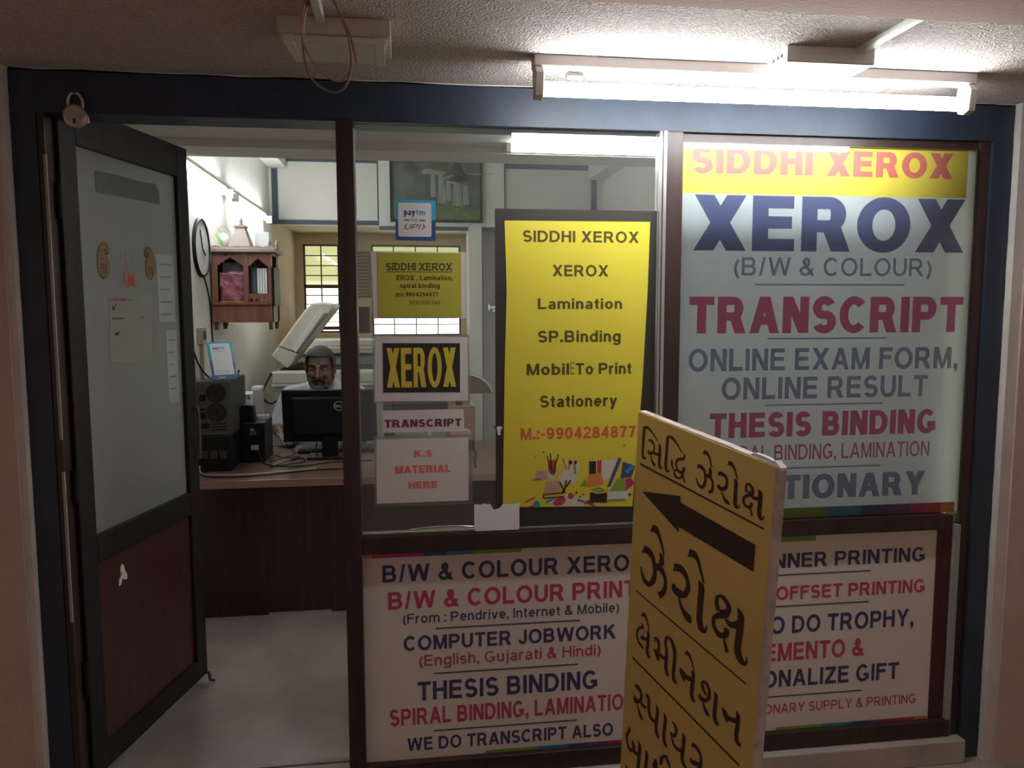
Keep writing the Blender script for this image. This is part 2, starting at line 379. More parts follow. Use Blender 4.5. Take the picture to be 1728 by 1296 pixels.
    if ch == 'Z': g.bar(.02, .78, 1 - h); g.bar(0, .80, 0); g.P.append([(0, h * .9), (w * 1.25, h * .9), (.78, 1 - h * .9), (.78 - w * 1.25, 1 - h * .9)]); return done(.80)
    if ch in 'abdgpoecqu':
        rx, rz = .35, X / 2 + .012; cx, cz = .35, X / 2
        if ch == 'o': g.bowl(cx, cz, rx, rz, 0, 360, 24); return done(.70)
        if ch == 'e': g.bowl(cx, cz, rx - .01, rz, 0, 318, 22); g.bar(w * .5, .69, cz - h / 2); return done(.69)
        if ch == 'c': g.bowl(cx, cz, rx, rz, 45, 315, 18); return done(.64)
        if ch == 'u': g.stem(0, .25, X); g.stem(.65 - w, 0, X); g.bowl(.325, .30, .325, .315, 180, 360, 12); return done(.65)
        if ch == 'a':
            g.stem(.63 - w, 0, X - .22); g.bowl(.33, X - .24, .30, .252, 0, 160, 10); g.bowl(.29, .215, .29, .23, 60, 300, 14); g.bar(.29, .6, .39 - h * .55); g.P.append([(.38, .03), (.5, .08), (.63, .2), (.55, .26), (.42, .1 + h * .3)]); return done(.65)
        if ch in 'bp':
            g.bowl(.35, cz, rx, rz, 0, 360, 24); g.stem(0, 0 if ch == 'b' else -.29, 1.0 if ch == 'b' else X); return done(.70)
        g.bowl(cx, cz, rx, rz, 0, 360, 24)
        if ch == 'd': g.stem(.70 - w, 0, 1.0)
        else:
            g.stem(.70 - w, -.10 if ch == 'g' else -.29, X)
            if ch == 'g': g.bowl(.35, -.06, .35, .24, 200, 360, 12)
        return done(.70)
    if ch == 'f': g.stem(.10, 0, .80); g.bar(0, .40, X - h); g.bowl(.10 + .25, .79, .25, .235, 85, 180, 8); return done(.40)
    if ch == 't': g.stem(.10, .16, .93); g.bar(0, .40, X - h); g.bowl(.10 + .24, .18, .24, .195, 180, 280, 8); return done(.40)
    if ch in 'hnmr':
        g.stem(0, 0, 1.0 if ch == 'h' else X)
        if ch == 'r': g.bowl(.33, X - .30, .33, .315, 70, 180, 10); return done(.43)
        g.bowl(.32, X - .30, .32, .315, 0, 180, 14); g.stem(.64 - w, 0, X - .29)
        if ch == 'm': d = .64 - w; g.bowl(d + .32, X - .30, .32, .315, 0, 180, 14); g.stem(d + .64 - w, 0, X - .29); return done(d + .64)
        return done(.64)
    if ch == 'i': g.stem(0, 0, X); g.stem(0, 1 - w * .85, 1.0); return done(w)
    if ch == 'j': g.stem(.10, -.10, X); g.stem(.10, 1 - w * .85, 1.0); g.bowl(.10 + w - .26, -.07, .26, .22, 265, 360, 8); return done(.10 + w)
    if ch == 'l': g.stem(0); return done(w)
    if ch == 's':
        rx, rt = .30, (X + .02 - (X / 2 - h / 2)) / 2
        g.bowl(rx, X + .012 - rt, rx - .01, rt, 25, 262, 16); g.bowl(rx, -.012 + rt, rx, rt, 205, 442, 16); g.P.append([(rx - .08, X / 2 - h / 2 + .02), (rx + .08, X / 2 - h / 2 - .02), (rx + .08, X / 2 + h / 2 - .02), (rx - .08, X / 2 + h / 2 + .02)]); return done(.60)
    if ch in 'vy':
        lw = w * 1.05; W = .70; c = W / 2; g.P.append([(0, X), (lw, X), (c + lw * .5, 0), (c - lw * .5, 0)])
        if ch == 'v': g.P.append([(W, X), (W - lw, X), (c - lw * .5, 0), (c + lw * .5, 0)]); return done(W)
        g.P.append([(W, X), (W - lw, X), (c - lw * .62 - .10, -.29 + h * .6), (c + lw * .38 - .10 + .01, -.29 + h * .2)]); g.bar(.10, c - .02, -.29); return done(W)
    if ch == '0': g.bowl(.36, .5, .36, .515, 0, 360, 28); return done(.72)
    if ch == '1': g.stem(.28); g.P.append([(.06, .68), (.28 + w * .5, .86), (.28 + w * .5, 1), (.28, 1), (.06, .68 + h)]); return done(.28 + w + .08)
    if ch == '2': g.bowl(.36, .68, .35, .335, -10, 165, 14); g.P.append([(0, h * .9), (w * 1.3, h * .9), (.70, .60), (.66 - w, .66 - h * .5)]); g.bar(0, .71, 0); return done(.72)
    if ch == '4': g.stem(.40, 0, 1); g.bar(0, .74, .20); g.P.append([(0, .20 + h * .6), (w * 1.1, .20 + h * .6), (.40 + w * .9, 1), (.40, 1)]); return done(.74)
    if ch == '5': g.bar(.10, .66, 1 - h); g.P.append([(.03, .46), (.03 + w, .46 + h * .4), (.10 + w, 1), (.10, 1)]); g.bowl(.35, .325, .35, .34, 205, 495, 22); return done(.71)
    if ch in '69':
        n = len(g.P); g.bowl(.36, .335, .35, .35, 0, 360, 26); g.bowl(.40, .5, .40, .515, 50, 195, 14)
        if ch == '9': g.P = [[(.74 - a, 1 - b) for a, b in q] for q in g.P]
        return done(.74)
    if ch == '7': g.bar(.02, .70, 1 - h); g.P.append([(.14, 0), (.14 + w * 1.15, 0), (.70, 1 - h * .6), (.70 - w * 1.25, 1 - h * .6)]); return done(.71)
    if ch == '8': g.bowl(.36, .735, .325, .28, 0, 360, 24); g.bowl(.36, .275, .36, .29, 0, 360, 24); return done(.72)
    if ch == '&':
        g.bowl(.40, .755, .225, .26, -30, 210, 16); g.P.append([(.18, .70), (.18 + w * 1.05, .76), (.92, 0), (.92 - w * 1.35, 0)]); g.bowl(.345, .27, .345, .285, 95, 340, 18)
        g.P.append([(.30, .42), (.36, .36), (.62, .62), (.54, .70)]); g.P.append([(.62, .16), (.70, .10), (.86, .40), (.86 - w * .9, .44)]); return done(.92)
    if ch in '()':
        g.bowl(.60, .36, .60, .70, 128, 232, 14); 
        if ch == ')': g.P = [[(.34 - a, b) for a, b in q] for q in g.P]
        return done(.30)
    if ch == '/': g.P.append([(0, -.02), (w * .8, -.02), (.38, 1.02), (.38 - w * .8, 1.02)]); return done(.38)
    if ch == ',': g.dot(0, 0); g.P.append([(w * .4, 0), (w * 1.08, 0), (w * .95, -.10), (w * .1, -.21)]); return done(w * 1.1)
    if ch == '.': g.dot(0, 0); return done(w * 1.1)
    if ch == ':': g.dot(0, 0); g.dot(0, X - w * 1.1); return done(w * 1.1)
    if ch == '-': g.bar(0, .36, .30); return done(.36)
    g.stem(0); return done(w)

def text_pieces(text, w, h, gap, shear=0.0, slab=0.0):
    x, out = 0.0, []      # a list of outlines for every character
    for i, ch in enumerate(text):
        g = glyph(ch, w, h)
        if g.P: out.append([[(x + a + shear * b, b) for a, b in P] for P in g.P])
        if slab and ch not in ' ,.-' and ch.isupper():      # bracket feet for the slab lettered notice
            for z in (0, 1 - slab):
                for xa in ((-.07, w + .07), (g.adv - w - .07, g.adv + .07)) if ch in 'HRXNM' else ((-.07, w + .07),) if ch in 'DEBPIL' else ():
                    out[-1].append([(x + xa[0], z), (x + xa[1], z), (x + xa[1], z + slab), (x + xa[0], z + slab)])
        x += g.adv + (gap if ch != ' ' and not (i + 1 < len(text) and text[i + 1] == ' ') else 0)
    return out

def inside(q, x, y):
    c = False
    for i in range(len(q)):
        (x0, y0), (x1, y1) = q[i - 1], q[i]
        if (y0 > y) != (y1 > y) and x < x0 + (y - y0) / (y1 - y0) * (x1 - x0): c = not c
    return c
def merged(pieces):
    """one flat layer of triangles that covers the union of overlapping outlines"""
    vs, es = [], []
    for q in pieces:
        k = len(vs); vs += [Vector((a, b)) for a, b in q]; es += [(k + i, k + (i + 1) % len(q)) for i in range(len(q))]
    r = delaunay_2d_cdt(vs, es, [], 0, 1e-6)
    V = [tuple(v) for v in r[0]]; F = []
    bb = [(min(p[0] for p in q), max(p[0] for p in q), min(p[1] for p in q), max(p[1] for p in q), q) for q in pieces]
    for f in r[2]:
        x, y = sum(V[i][0] for i in f) / len(f), sum(V[i][1] for i in f) / len(f)
        if any(b[0] <= x <= b[1] and b[2] <= y <= b[3] and inside(b[4], x, y) for b in bb): F.append(tuple(f))
    return V, F

WEIGHTS = {'thin': (.13, .12, .17), 'plain': (.165, .145, .155), 'bold': (.215, .185, .135), 'black': (.285, .225, .105), 'tall': (.30, .15, .09)}
def lettering(text, x0, x1, zb, zt, place, m, parent, bold='bold', shear=0.0, label=None, name='lettering', slab=0.0):
    """place(u, v) -> point on the sign; the line fills x0..x1 with capitals from zb to zt"""
    w, h, gap = WEIGHTS[bold]; P = text_pieces(text, w, h, gap, shear, slab)
    a, b = min(p[0] for G in P for q in G for p in q), max(p[0] for G in P for q in G for p in q)
    V, F = [], []
    for G in P:
        v_, f_ = merged(G); F += [tuple(i + len(V) for i in f) for f in f_]; V += v_
    me = bpy.data.meshes.new(name); me.from_pydata([place(x0 + (u - a) / (b - a) * (x1 - x0), zb + v * (zt - zb)) for u, v in V], [], F); me.update(); me.materials.append(M[m])
    o = bpy.data.objects.new(name, me); COL.objects.link(o); o.parent = parent; o.matrix_parent_inverse = parent.matrix_world.inverted()
    o['label'] = label or (('%s lettering reading %s' % (INK.get(m, 'dark'), text)) if not any(k in text for k in ('XEROX', 'EROX', 'SIDDHI', 'paytm', 'UPI')) else '%s lettering' % INK.get(m, 'dark'))
    return o
INK = dict(ink_navy='navy', ink_slate='large slate blue', ink_grey='grey blue', ink_pink='crimson', ink_rose='rose pink', ink_red='red', ink_red_pale='pale red', ink_coral='coral red', ink_olive='dark olive', ink_maroon='maroon', ink_black='black', ink_brown='dark brown', ink_olive_faint='faded olive', xerox_yellow='tall condensed yellow')
def on(y): return lambda u, v: (u, y, v)
BOARD_INK = [
 [1165,584,1131,603,982,456,929,487,767,347,695,399,552,294,498,372,337,359,469,375,302,497,458,471,292,743,442,713,301,984,439,954,312,1180,436,1144,401,1302,497,1243,565,1244,506,1240,548,1167,532,1170],
 [655,714,673,641,758,698,826,621,875,723,962,677,948,798,1017,776,936,892,1032,886,816,982,932,1025,808,989,732,1086,732,974,638,1017,691,937,655,947],
 [810,1086,862,1067,852,1188,914,1163,910,1278,1013,1222,1031,1330,1115,1275,1102,1324,1120,1311],
 [959,987,994,936,1111,1005,1145,921,1270,973,1277,894],
 [1216,639,1238,629,1227,715,1341,681,1236,911,1374,878,1230,1115,1363,1083,1260,1271,1383,1225,1376,1330,1426,1273,1488,1260,1435,1261,1479,1191,1464,1194],
 [2433,588,2399,609,2242,457,2187,491,2049,345,1976,396,1888,278,1820,357,1675,310,1757,365,1588,434,1731,414,1581,669,1720,640,1579,899,1713,870,1570,1134,1699,1102,1613,1271,1730,1222,1728,1324,1779,1265,1843,1260,1793,1259,1831,1196,1814,1199],
 [2496,602,2521,593,2504,669,2581,656,2446,723,2524,764,2340,747,2373,821,2169,823,2259,858,2108,942,2204,925,2142,1048,2219,1017,2219,1125,2293,1078,2345,1174,2392,1102,2528,1128,2442,1082,2607,1011,2478,1035,2554,941,2464,976],
 [2424,1148,2526,1113,2432,1197,2557,1186,2384,1261,2438,1298,2294,1291,2265,1349,2185,1272,2107,1323,2142,1210,2056,1230,2170,1158,2133,1127,2243,1153,2276,1114,2376,1187,2420,1147],
 [1918,910,1945,901,1901,988,2004,957,1926,1075,2010,1044,2006,1147,2057,1118,2104,1177,2132,1156],
 [2482,1208,2535,1183,2550,1293,2608,1266,2592,1362,2660,1332],
 [3356,395,3386,292,3448,380,3518,284,3560,388,3636,341,3648,474,3708,448,3712,586,3763,565,3751,636,3791,619],
 [3148,815,3160,709,3266,783,3336,684,3383,811,3486,749,3463,900,3559,865,3478,1036,3588,1013,3419,1171,3539,1175,3384,1209,3392,1284,3308,1207,3234,1261,3205,1130,3154,1157,3134,1061,3103,1076],
 [3525,956,3516,870,3653,925,3632,832,3752,886,3719,802],
 [3674,642,3706,631,3656,728,3773,694,3661,872,3790,838],
 [3614,925,3700,841,3735,942,3818,886,3808,1015,3890,982,3814,1118,3914,1098,3768,1207,3871,1232,3678,1230,3724,1313],
 [4044,763,4047,654,4177,724,4223,623,4300,731,4392,661,4377,801,4465,769,4348,904,4469,894,4291,970,4392,1020,4242,986,4216,1094,4174,986,4070,1071,4116,952,4035,994],
 [4213,1114,4260,1090,4269,1203,4329,1170,4346,1286,4425,1225,4449,1336,4542,1249,4576,1332,4596,1312],
 [4396,405,4422,291,4484,386,4560,282,4589,401,4666,350,4682,483,4744,453,4750,586,4800,563,4793,635,4829,617],
 [4695,646,4712,637,4699,724,4822,681,4709,902,4839,867,4709,1137,4844,1098,4728,1266,4854,1210,4836,1335,4895,1265,4967,1271,4914,1264,4958,1185,4944,1189],
 [5223,815,5142,847,5189,730,5106,755,5197,668,5127,656,5229,648,5252,594,5301,682,5375,629,5345,746,5452,710,5318,808,5421,830,5246,847,5296,912,5136,902,5203,951,5047,1007,5142,999,5067,1119,5145,1079,5170,1187,5223,1122,5330,1177,5298,1103,5439,1067,5336,1074,5398,1003,5332,1032],
 [5186,837,5198,798,5285,837,5286,777,5385,799,5367,745],
 [5329,1161,5372,1140,5365,1242,5425,1212,5401,1330,5479,1292],
 [5325,865,5352,838,5423,924,5471,847,5581,911,5564,827,5693,845,5620,782],
 [5577,639,5593,630,5591,735,5720,684,5607,930,5752,890,5599,1129,5739,1086,5644,1262,5760,1200,5764,1316,5798,1248,5861,1230,5814,1230,5851,1159,5838,1162],
 [1003,3255,1169,2988,1219,3204,1427,2996,1399,3218,1562,3119,1579,3368,1696,3307,1694,3535,1794,3485,1791,3661,1863,3624],
 [610,4038,767,3754,885,3957,1097,3743,1132,4011,1337,3884,1261,4189,1453,4098,1289,4410,1504,4334,1185,4627,1453,4590,1133,4701,1150,4860,959,4728,798,4860,773,4620,654,4686,637,4442,576,4473],
 [1599,3662,1644,3637,1604,3808,1819,3714,1585,4049,1850,3949],
 [1339,4284,1333,4074,1590,4190,1568,3984,1777,4095,1740,3923],
 [1544,4176,1762,4008,1814,4245,1976,4142,1899,4406,2056,4336,1856,4591,2072,4536,1705,4759,1944,4783,1582,4806,1743,4949],
 [2337,3916,2357,3671,2556,3812,2704,3584,2816,3819,2993,3683,2981,3954,3129,3878,2938,4161,3175,4100,2855,4255,2991,4376,2767,4256,2598,4510,2558,4266,2340,4443,2444,4201,2292,4290],
 [2649,4520,2741,4467,2735,4707,2848,4633,2877,4839,3026,4716,3048,4954,3286,4748,3291,4953,3340,4913],
 [2975,3249,3048,3005,3144,3183,3311,2974,3362,3197,3499,3102,3514,3365,3626,3301,3638,3538,3732,3483,3740,3648,3807,3607],
 [3533,3668,3567,3646,3546,3832,3787,3712,3543,4104,3806,3998,3536,4479,3801,4367,3561,4738,3804,4610,3678,4920,3878,4765,3914,4919,3951,4804,4041,4764,3954,4793,3991,4655,3969,4665],
 [4515,4022,4370,4110,4423,3855,4271,3926,4445,3729,4326,3716,4504,3708,4576,3601,4697,3770,4828,3663,4758,3889,4943,3814,4689,3999,4825,4070,4474,4083,4545,4216,4220,4309,4391,4309,4208,4514,4351,4435,4337,4651,4457,4545,4545,4721,4630,4546,4877,4555,4708,4498,4913,4339,4727,4459,4738,4357,4686,4422],
 [4469,4090,4469,4030,4651,4030,4637,3944,4817,3933,4793,3864],
 [4695,4649,4766,4603,4772,4818,4873,4751,4829,4970,4976,4871],
 [4714,4168,4765,4112,4882,4255,4963,4104,5182,4185,5143,3997,5365,4051,5222,3926],
 [5170,3655,5199,3635,5197,3885,5431,3758,5192,4161,5446,4055,5160,4523,5416,4411,5184,4787,5418,4640,5365,4932,5530,4768,5596,4900,5597,4799,5690,4737,5623,4766,5621,4638,5603,4650],
 [762,5914,900,5736,896,5879,1023,5749,1018,5875,1108,5812,1135,5993,1200,5953,1251,6157,1294,6131],
 [940,6158,917,6283,728,6254,800,6316,563,6442,688,6413,541,6623,636,6573,640,6778,734,6711,804,6846,912,6751,1025,6852,1043,6836],
 [800,6105,829,6086,841,6179,922,6128,882,6265,979,6207],
 [767,6604,908,6441,1000,6578,1065,6456,1209,6482,1199,6381],
 [1156,6193,1184,6174,1166,6293,1308,6220,1155,6570,1313,6496,1138,6795,1297,6713,1204,6933,1338,6839,1380,6943,1374,6887,1422,6808,1404,6815],
 [1546,6254,1547,6204,1638,6216,1703,6126,1727,6243,1848,6159,1771,6364,1893,6303,1734,6544,1892,6474],
 [1531,6285,1621,6226,1596,6328,1645,6296],
 [1581,6530,1612,6504,1646,6660,1843,6512,1746,6743,1903,6637,1864,6771,1891,6752],
 [1809,6583,1897,6485,1996,6606,2087,6484,2195,6561,2261,6435],
 [2139,6140,2185,6109,2170,6266,2300,6193,2174,6504,2332,6424,2174,6752,2326,6670,2231,6885,2356,6797,2381,6947,2424,6865,2445,6801,2425,6808],
 [2228,6192,2166,6225,2225,6005,2101,6060,2268,5873,2167,5853,2325,5877,2419,5776,2453,5941,2575,5850,2546,6077,2695,5985,2585,6248,2737,6170,2574,6533,2727,6458,2568,6783,2715,6700,2641,6927,2770,6828,2821,6931,2800,6879,2840,6793,2820,6802],
 [3108,5893,3214,5746,3248,5866,3350,5755,3369,5882,3436,5830,3477,5993,3526,5959,3591,6150,3626,6125],
 [2919,6400,2945,6376,2966,6523,3155,6374,3068,6608,3208,6512,3165,6657,3188,6642],
 [3064,6549,3163,6409,3291,6533,3372,6386,3528,6467,3590,6302],
 [3473,6168,3500,6147,3501,6280,3646,6195,3482,6562,3650,6477,3465,6809,3627,6718,3530,6923,3658,6819,3702,6949,3713,6879,3750,6798,3732,6805],
 [4235,6421,4166,6487,4119,6353,4025,6432,4048,6244,3937,6314,4038,6200,3984,6164,4096,6201,4178,6104,4221,6251,4315,6175,4261,6373,4376,6309,4209,6516,4351,6503,4128,6574,4110,6711,4014,6603,3900,6726,3928,6558,3849,6621],
 [4057,6747,4110,6707,4109,6858,4185,6794,4207,6949,4322,6835,4375,6947,4397,6924],
 [4507,6168,4532,6149,4521,6293,4652,6212,4514,6536,4666,6453,4507,6790,4659,6697,4577,6936,4699,6832,4762,6948,4748,6890,4790,6786,4774,6793],
 [4860,6405,4888,6378,4924,6536,5080,6400,5029,6624,5137,6540,5106,6660,5124,6647],
 [5001,6579,5081,6440,5228,6547,5281,6407,5448,6453,5464,6296],
 [5411,6158,5434,6140,5431,6297,5562,6210,5425,6527,5576,6444,5409,6778,5554,6688,5469,6925,5590,6814,5658,6936,5654,6870,5694,6769,5677,6777],
 [593,8244,736,8084,761,8232,901,8092,930,8253,1044,8167,966,8377,1104,8306,875,8522,1033,8520,841,8536,724,8718,735,8539,593,8645,680,8483,630,8512],
 [817,8702,865,8668,885,8848,956,8796,977,8987,1103,8882,1170,9015,1199,8989],
 [1002,8577,1082,8487,1160,8597,1265,8470,1288,8571,1369,8458],
 [1271,8098,1312,8062,1335,8170,1464,8067,1403,8265,1542,8178,1403,8468,1550,8374,1499,8644,1622,8546,1671,8716,1774,8590,1895,8663,1976,8492],
 [1299,8200,1267,8204,1403,8077,1347,8084],
 [1850,8101,1879,8079,1889,8243,2022,8158,1870,8514,2034,8421,1855,8794,2012,8696,1923,8958,2058,8851,2103,9008,2146,8931,2146,8855,2127,8866],
 [2282,8105,2310,8084,2313,8249,2455,8157,2302,8510,2461,8420,2287,8808,2432,8716,2358,8968,2486,8861,2538,9003,2562,8929,2569,8846,2552,8856],
 [2725,8089,2753,8061,2846,8167,2951,8075,2908,8271,3024,8204,2836,8390,2936,8428,2785,8403,2702,8511,2717,8400,2672,8439],
 [2720,8537,2779,8490,2817,8694,2891,8626,2996,8746,3071,8639,3223,8689,3294,8527],
 [3251,8090,3277,8070,3265,8248,3409,8153,3248,8505,3413,8407,3236,8791,3381,8695,3307,8949,3428,8838,3507,8981,3577,8905],
 [3676,8209,3745,8062,3827,8145,3919,8017,3997,8157,4088,8067,4108,8254,4198,8186,4097,8397,4201,8373,4006,8425,3969,8585,3819,8510,3714,8654,3735,8494,3676,8546],
 [4089,8415,4221,8347,4011,8625,4210,8521],
 [391,9710,425,9686,365,9834,534,9749,258,9978,423,9908,247,10160,360,10086,351,10341,448,10260,532,10439,647,10296,835,10229,655,10291,829,10038,656,10164,683,9968,603,10032],
 [727,10327,795,10230,903,10308,966,10170,1097,10196,1101,10077],
 [995,9798,1027,9774,1015,9950,1177,9838,1006,10206,1194,10089,984,10549,1173,10431,980,10718,1160,10603],
 [1414,9815,1444,9790,1444,9945,1600,9836,1427,10225,1608,10113,1392,10455,1573,10347],
 [1987,9703,2025,9680,1872,9916,2128,9746,1914,10083,2139,9925],
 [2357,9648,2248,9714,2408,9425,2242,9485,2474,9349,2527,9225,2573,9380,2682,9279,2742,9498,2814,9434],
 [288,11056,317,11026,438,11108,516,11027],
]
# ================================================================ the setting: wall, soffit, floor, shop front
FO, FI = -0.05, 0.05                       # floor outside, floor inside
struct('floor', box(-3.5, 7.0, -5.0, 0.12, FO - 0.1, FO), 'floor_out')
struct('floor_shop', box(-0.1, 2.9, 0.12, 7.0, FI - 0.15, FI), 'floor_in')
struct('wall_left', box(-3.5, -0.02, -0.035, 0.10, FO, 3.1), 'plaster_pink')
struct('wall_right', box(3.125, 7.0, -0.035, 0.10, FO, 3.1), 'plaster_pink')
struct('trim_1', box(-0.02, 0.0, -0.028, 0.10, FO, 2.23).box(3.085, 3.125, -0.028, 0.10, FO, 2.23), 'plaster_edge', label='rough grey plaster border beside the navy frame')
struct('wall_front', box(-0.02, 3.125, 0.0, 0.14, 2.208, 3.1), 'plaster_edge')
struct('ceiling', box(-3.5, 7.0, -0.70, 0.06, 2.214, 2.40), 'stipple')
struct('ceiling_corridor', box(-3.5, 7.0, -5.0, -0.70, 2.200, 2.40), 'soffit_red')

# navy painted timber surround
random.seed(3)
def wobble_bar(p0, p1, q0, q1, y0, y1, n=26, amp=0.0022):
    """bar between edge p0->p1 (ragged, painted over plaster) and edge q0->q1 (straight)"""
    poly = []
    for i in range(n + 1):
        t = i / n; poly.append((p0[0] + (p1[0] - p0[0]) * t + random.uniform(-amp, amp), p0[1] + (p1[1] - p0[1]) * t + random.uniform(-amp, amp)))
    return poly + [q1, q0]
fr = MB()
fr.prism(wobble_bar((0.001, FO), (0.001, 2.212), (0.066, FO), (0.066, 2.212), 0, 0), front(0), 0.0, 0.12)
fr.prism(wobble_bar((0.066, 2.212), (3.012, 2.212), (0.066, 2.095), (3.012, 2.095), 0, 0), front(0), 0.0, 0.12)
fr.prism(wobble_bar((3.084, FO), (3.084, 2.212), (3.012, FO), (3.012, 2.212), 0, 0), front(0), 0.0, 0.12)
struct('trim_2', fr, 'navy', label='navy painted timber surround of the shop front')
# brown frame: jambs, posts, rails
b = MB()
b.box(0.066, 0.086, 0.004, 0.10, FO, 2.16)
b.box(0.086, 0.886, 0.05, 0.10, 2.155, 2.20)
b.box(0.886, 0.937, -0.012, 0.08, FO, 2.10)
b.box(0.937, 2.91, 0.0, 0.07, 0.787, 0.842)
b.box(0.937, 2.97, 0.0, 0.07, 0.035, 0.095)
b.box(1.894, 1.948, 0.0, 0.07, 0.095, 0.787).box(1.894, 1.948, 0.0, 0.07, 0.842, 2.095)
b.box(2.975, 3.012, 0.012, 0.09, FO, 2.10)
struct('trim_3', b, 'brown_wood', bevel=0.002, label='dark brown timber posts and rails')
struct('trim_4', box(2.90, 2.955, 0.02, 0.07, 0.095, 0.83).box(2.976 - 0.0, 2.9765, 0.03, 0.07, 0.84, 2.06), 'brown_panel', label='dark red brown side panel right of the lower sign')
struct('trim_5', box(2.955, 2.974, 0.004, 0.05, 0.03, 0.80), 'grey_strip', label='narrow pale strip beside the right navy post')
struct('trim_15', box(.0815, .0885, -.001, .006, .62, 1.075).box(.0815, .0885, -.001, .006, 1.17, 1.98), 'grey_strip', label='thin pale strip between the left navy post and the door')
struct('trim_6', box(1.874, 1.882, 0.004, 0.05, 0.842, 2.095).box(1.884, 1.8935, -0.004, 0.05, 0.842, 2.095), 'alu', label='aluminium glazing track round the display pane')
struct('trim_7', box(1.948, 2.976, 0.02, 0.07, 2.066, 2.096), 'brown_wood', label='dark brown strip above the upper sign')
struct('trim_8', box(0.886, 3.012, -0.03, 0.12, FO, 0.034), 'marble', bevel=0.004, label='pale stone sill under the lower signs')
struct('trim_9', box(0.066, 0.886, -0.02, 0.12, FO, FI - 0.004), 'marble', bevel=0.004, label='stone doorstep')

struct('trim_14', box(0.937, 1.874, 0.012, 0.05, 0.842, 0.848), 'case_grey', label='dull glazing bead under the display pane')
w = struct('window_1', box(0.937, 1.874, 0.022, 0.027, 0.85, 2.095), 'glass')
w = struct('window_2', box(1.948, 2.976, 0.012, 0.017, 0.842, 2.066), 'glass_sign')

# ================================================================ signs behind and below the glass
def strip(parent, place, xs, z0, z1, cols, d=0.0004):
    for c, (a, e) in zip(cols, zip(xs[:-1], xs[1:])):
        m = MB().add([place(a, z0), place(e, z0), place(e, z1), place(a, z1)], [(0, 1, 2, 3)])
        m.build('color_block', 'strip_' + c, parent)['label'] = c + ' block of the colour strip'
def rules(parent, place, rows, m, name='ruled_line'):
    for x0, x1, z, h in rows:
        MB().add([place(x0, z - h / 2), place(x1, z - h / 2), place(x1, z + h / 2), place(x0, z + h / 2)], [(0, 1, 2, 3)]).build(name, m, parent)

up = thing('service_sign', (2.46, 0.03, 0.842), 'tall white sign with yellow top band behind the right pane', 'sign')
MB().box(1.948, 2.976, 0.0275, 0.032, 0.842, 2.066).build('sign_panel', 'sign_backlit', up)
pl = on(0.0268)
MB().add([(1.95, 0.0271, 1.912), (2.944, 0.0271, 1.912), (2.944, 0.0271, 2.066), (1.95, 0.0271, 2.066)], [(0, 1, 2, 3)]).build('top_band', 'sign_yellow', up)['label'] = 'bright yellow band'
for t, x0, x1, z0, z1, m, bo in [
    ('SIDDHI XEROX', 1.987, 2.89, 1.974, 2.056, 'ink_red_pale', 'black'), ('XEROX', 1.996, 2.944, 1.732, 1.908, 'ink_slate', 'black'),
    ('(B/W & COLOUR)', 2.135, 2.831, 1.653, 1.712, 'ink_grey', 'plain'), ('TRANSCRIPT', 1.987, 2.954, 1.466, 1.585, 'ink_rose', 'black'),
    ('ONLINE EXAM FORM,', 1.988, 2.945, 1.343, 1.416, 'ink_grey', 'bold'), ('ONLINE RESULT', 2.103, 2.838, 1.248, 1.321, 'ink_grey', 'bold'),
    ('THESIS BINDING', 2.065, 2.874, 1.121, 1.204, 'ink_rose', 'black'), ('SPIRAL BINDING, LAMINATION', 2.086, 2.856, 1.042, 1.094, 'ink_rose', 'plain'),
    ('STATIONARY', 2.093, 2.847, 0.907, 0.99, 'ink_grey', 'black')]:
    lettering(t, x0, x1, z0, z1, pl, m, up, bo)
rules(up, pl, [(2.209, 2.735, 1.624, .005), (2.256, 2.68, 1.4475, .005), (2.254, 2.675, 1.2275, .005), (2.259, 2.677, 1.014, .005)], 'ink_grey')
strip(up, pl, [2.20, 2.489, 2.614, 2.715, 2.792, 2.847, 2.91, 2.962], .842, .877, ['green', 'cyan', 'blue', 'purple', 'magenta', 'red', 'orange'])

lo = thing('service_board', (1.42, 0.02, 0.095), 'white sign board of copying and binding services left of the standing board', 'sign')
MB().box(0.937, 1.894, 0.024, 0.034, 0.095, 0.787).build('sign_panel', 'sign_white', lo)
pl = on(0.0234)
for t, x0, x1, z0, z1, m, bo in [
    ('B/W & COLOUR XEROX', .997, 1.854, .688, .744, 'ink_navy', 'bold'), ('B/W & COLOUR PRINT', 1.014, 1.823, .599, .656, 'ink_pink', 'bold'),
    ('(From : Pendrive, Internet & Mobile)', 1.059, 1.766, .55, .582, 'ink_navy', 'plain'), ('COMPUTER JOBWORK', 1.06, 1.756, .46, .508, 'ink_navy', 'bold'),
    ('(English, Gujarati & Hindi)', 1.109, 1.705, .406, .443, 'ink_pink', 'plain'), ('THESIS BINDING', 1.102, 1.694, .291, .354, 'ink_navy', 'bold'),
    ('SPIRAL BINDING, LAMINATION', 1.013, 1.822, .211, .267, 'ink_pink', 'bold'), ('WE DO TRANSCRIPT ALSO', 1.067, 1.75, .123, .167, 'ink_navy', 'bold')]:
    lettering(t, x0, x1, z0, z1, pl, m, lo, bo)
rules(lo, pl, [(1.162, 1.634, .529, .0045), (1.155, 1.629, .379, .0045), (1.152, 1.626, .186, .0045)], 'ink_navy')
CS = ['orange', 'red', 'magenta', 'blue', 'cyan', 'green']
strip(lo, pl, [.940, .965, .996, 1.127, 1.198, 1.287, 1.441], .768, .782, CS)
strip(lo, pl, [1.321, 1.495, 1.597, 1.673, 1.73, 1.84, 1.894], .0951, .105, ['green', 'cyan', 'blue', 'purple', 'magenta', 'red'])

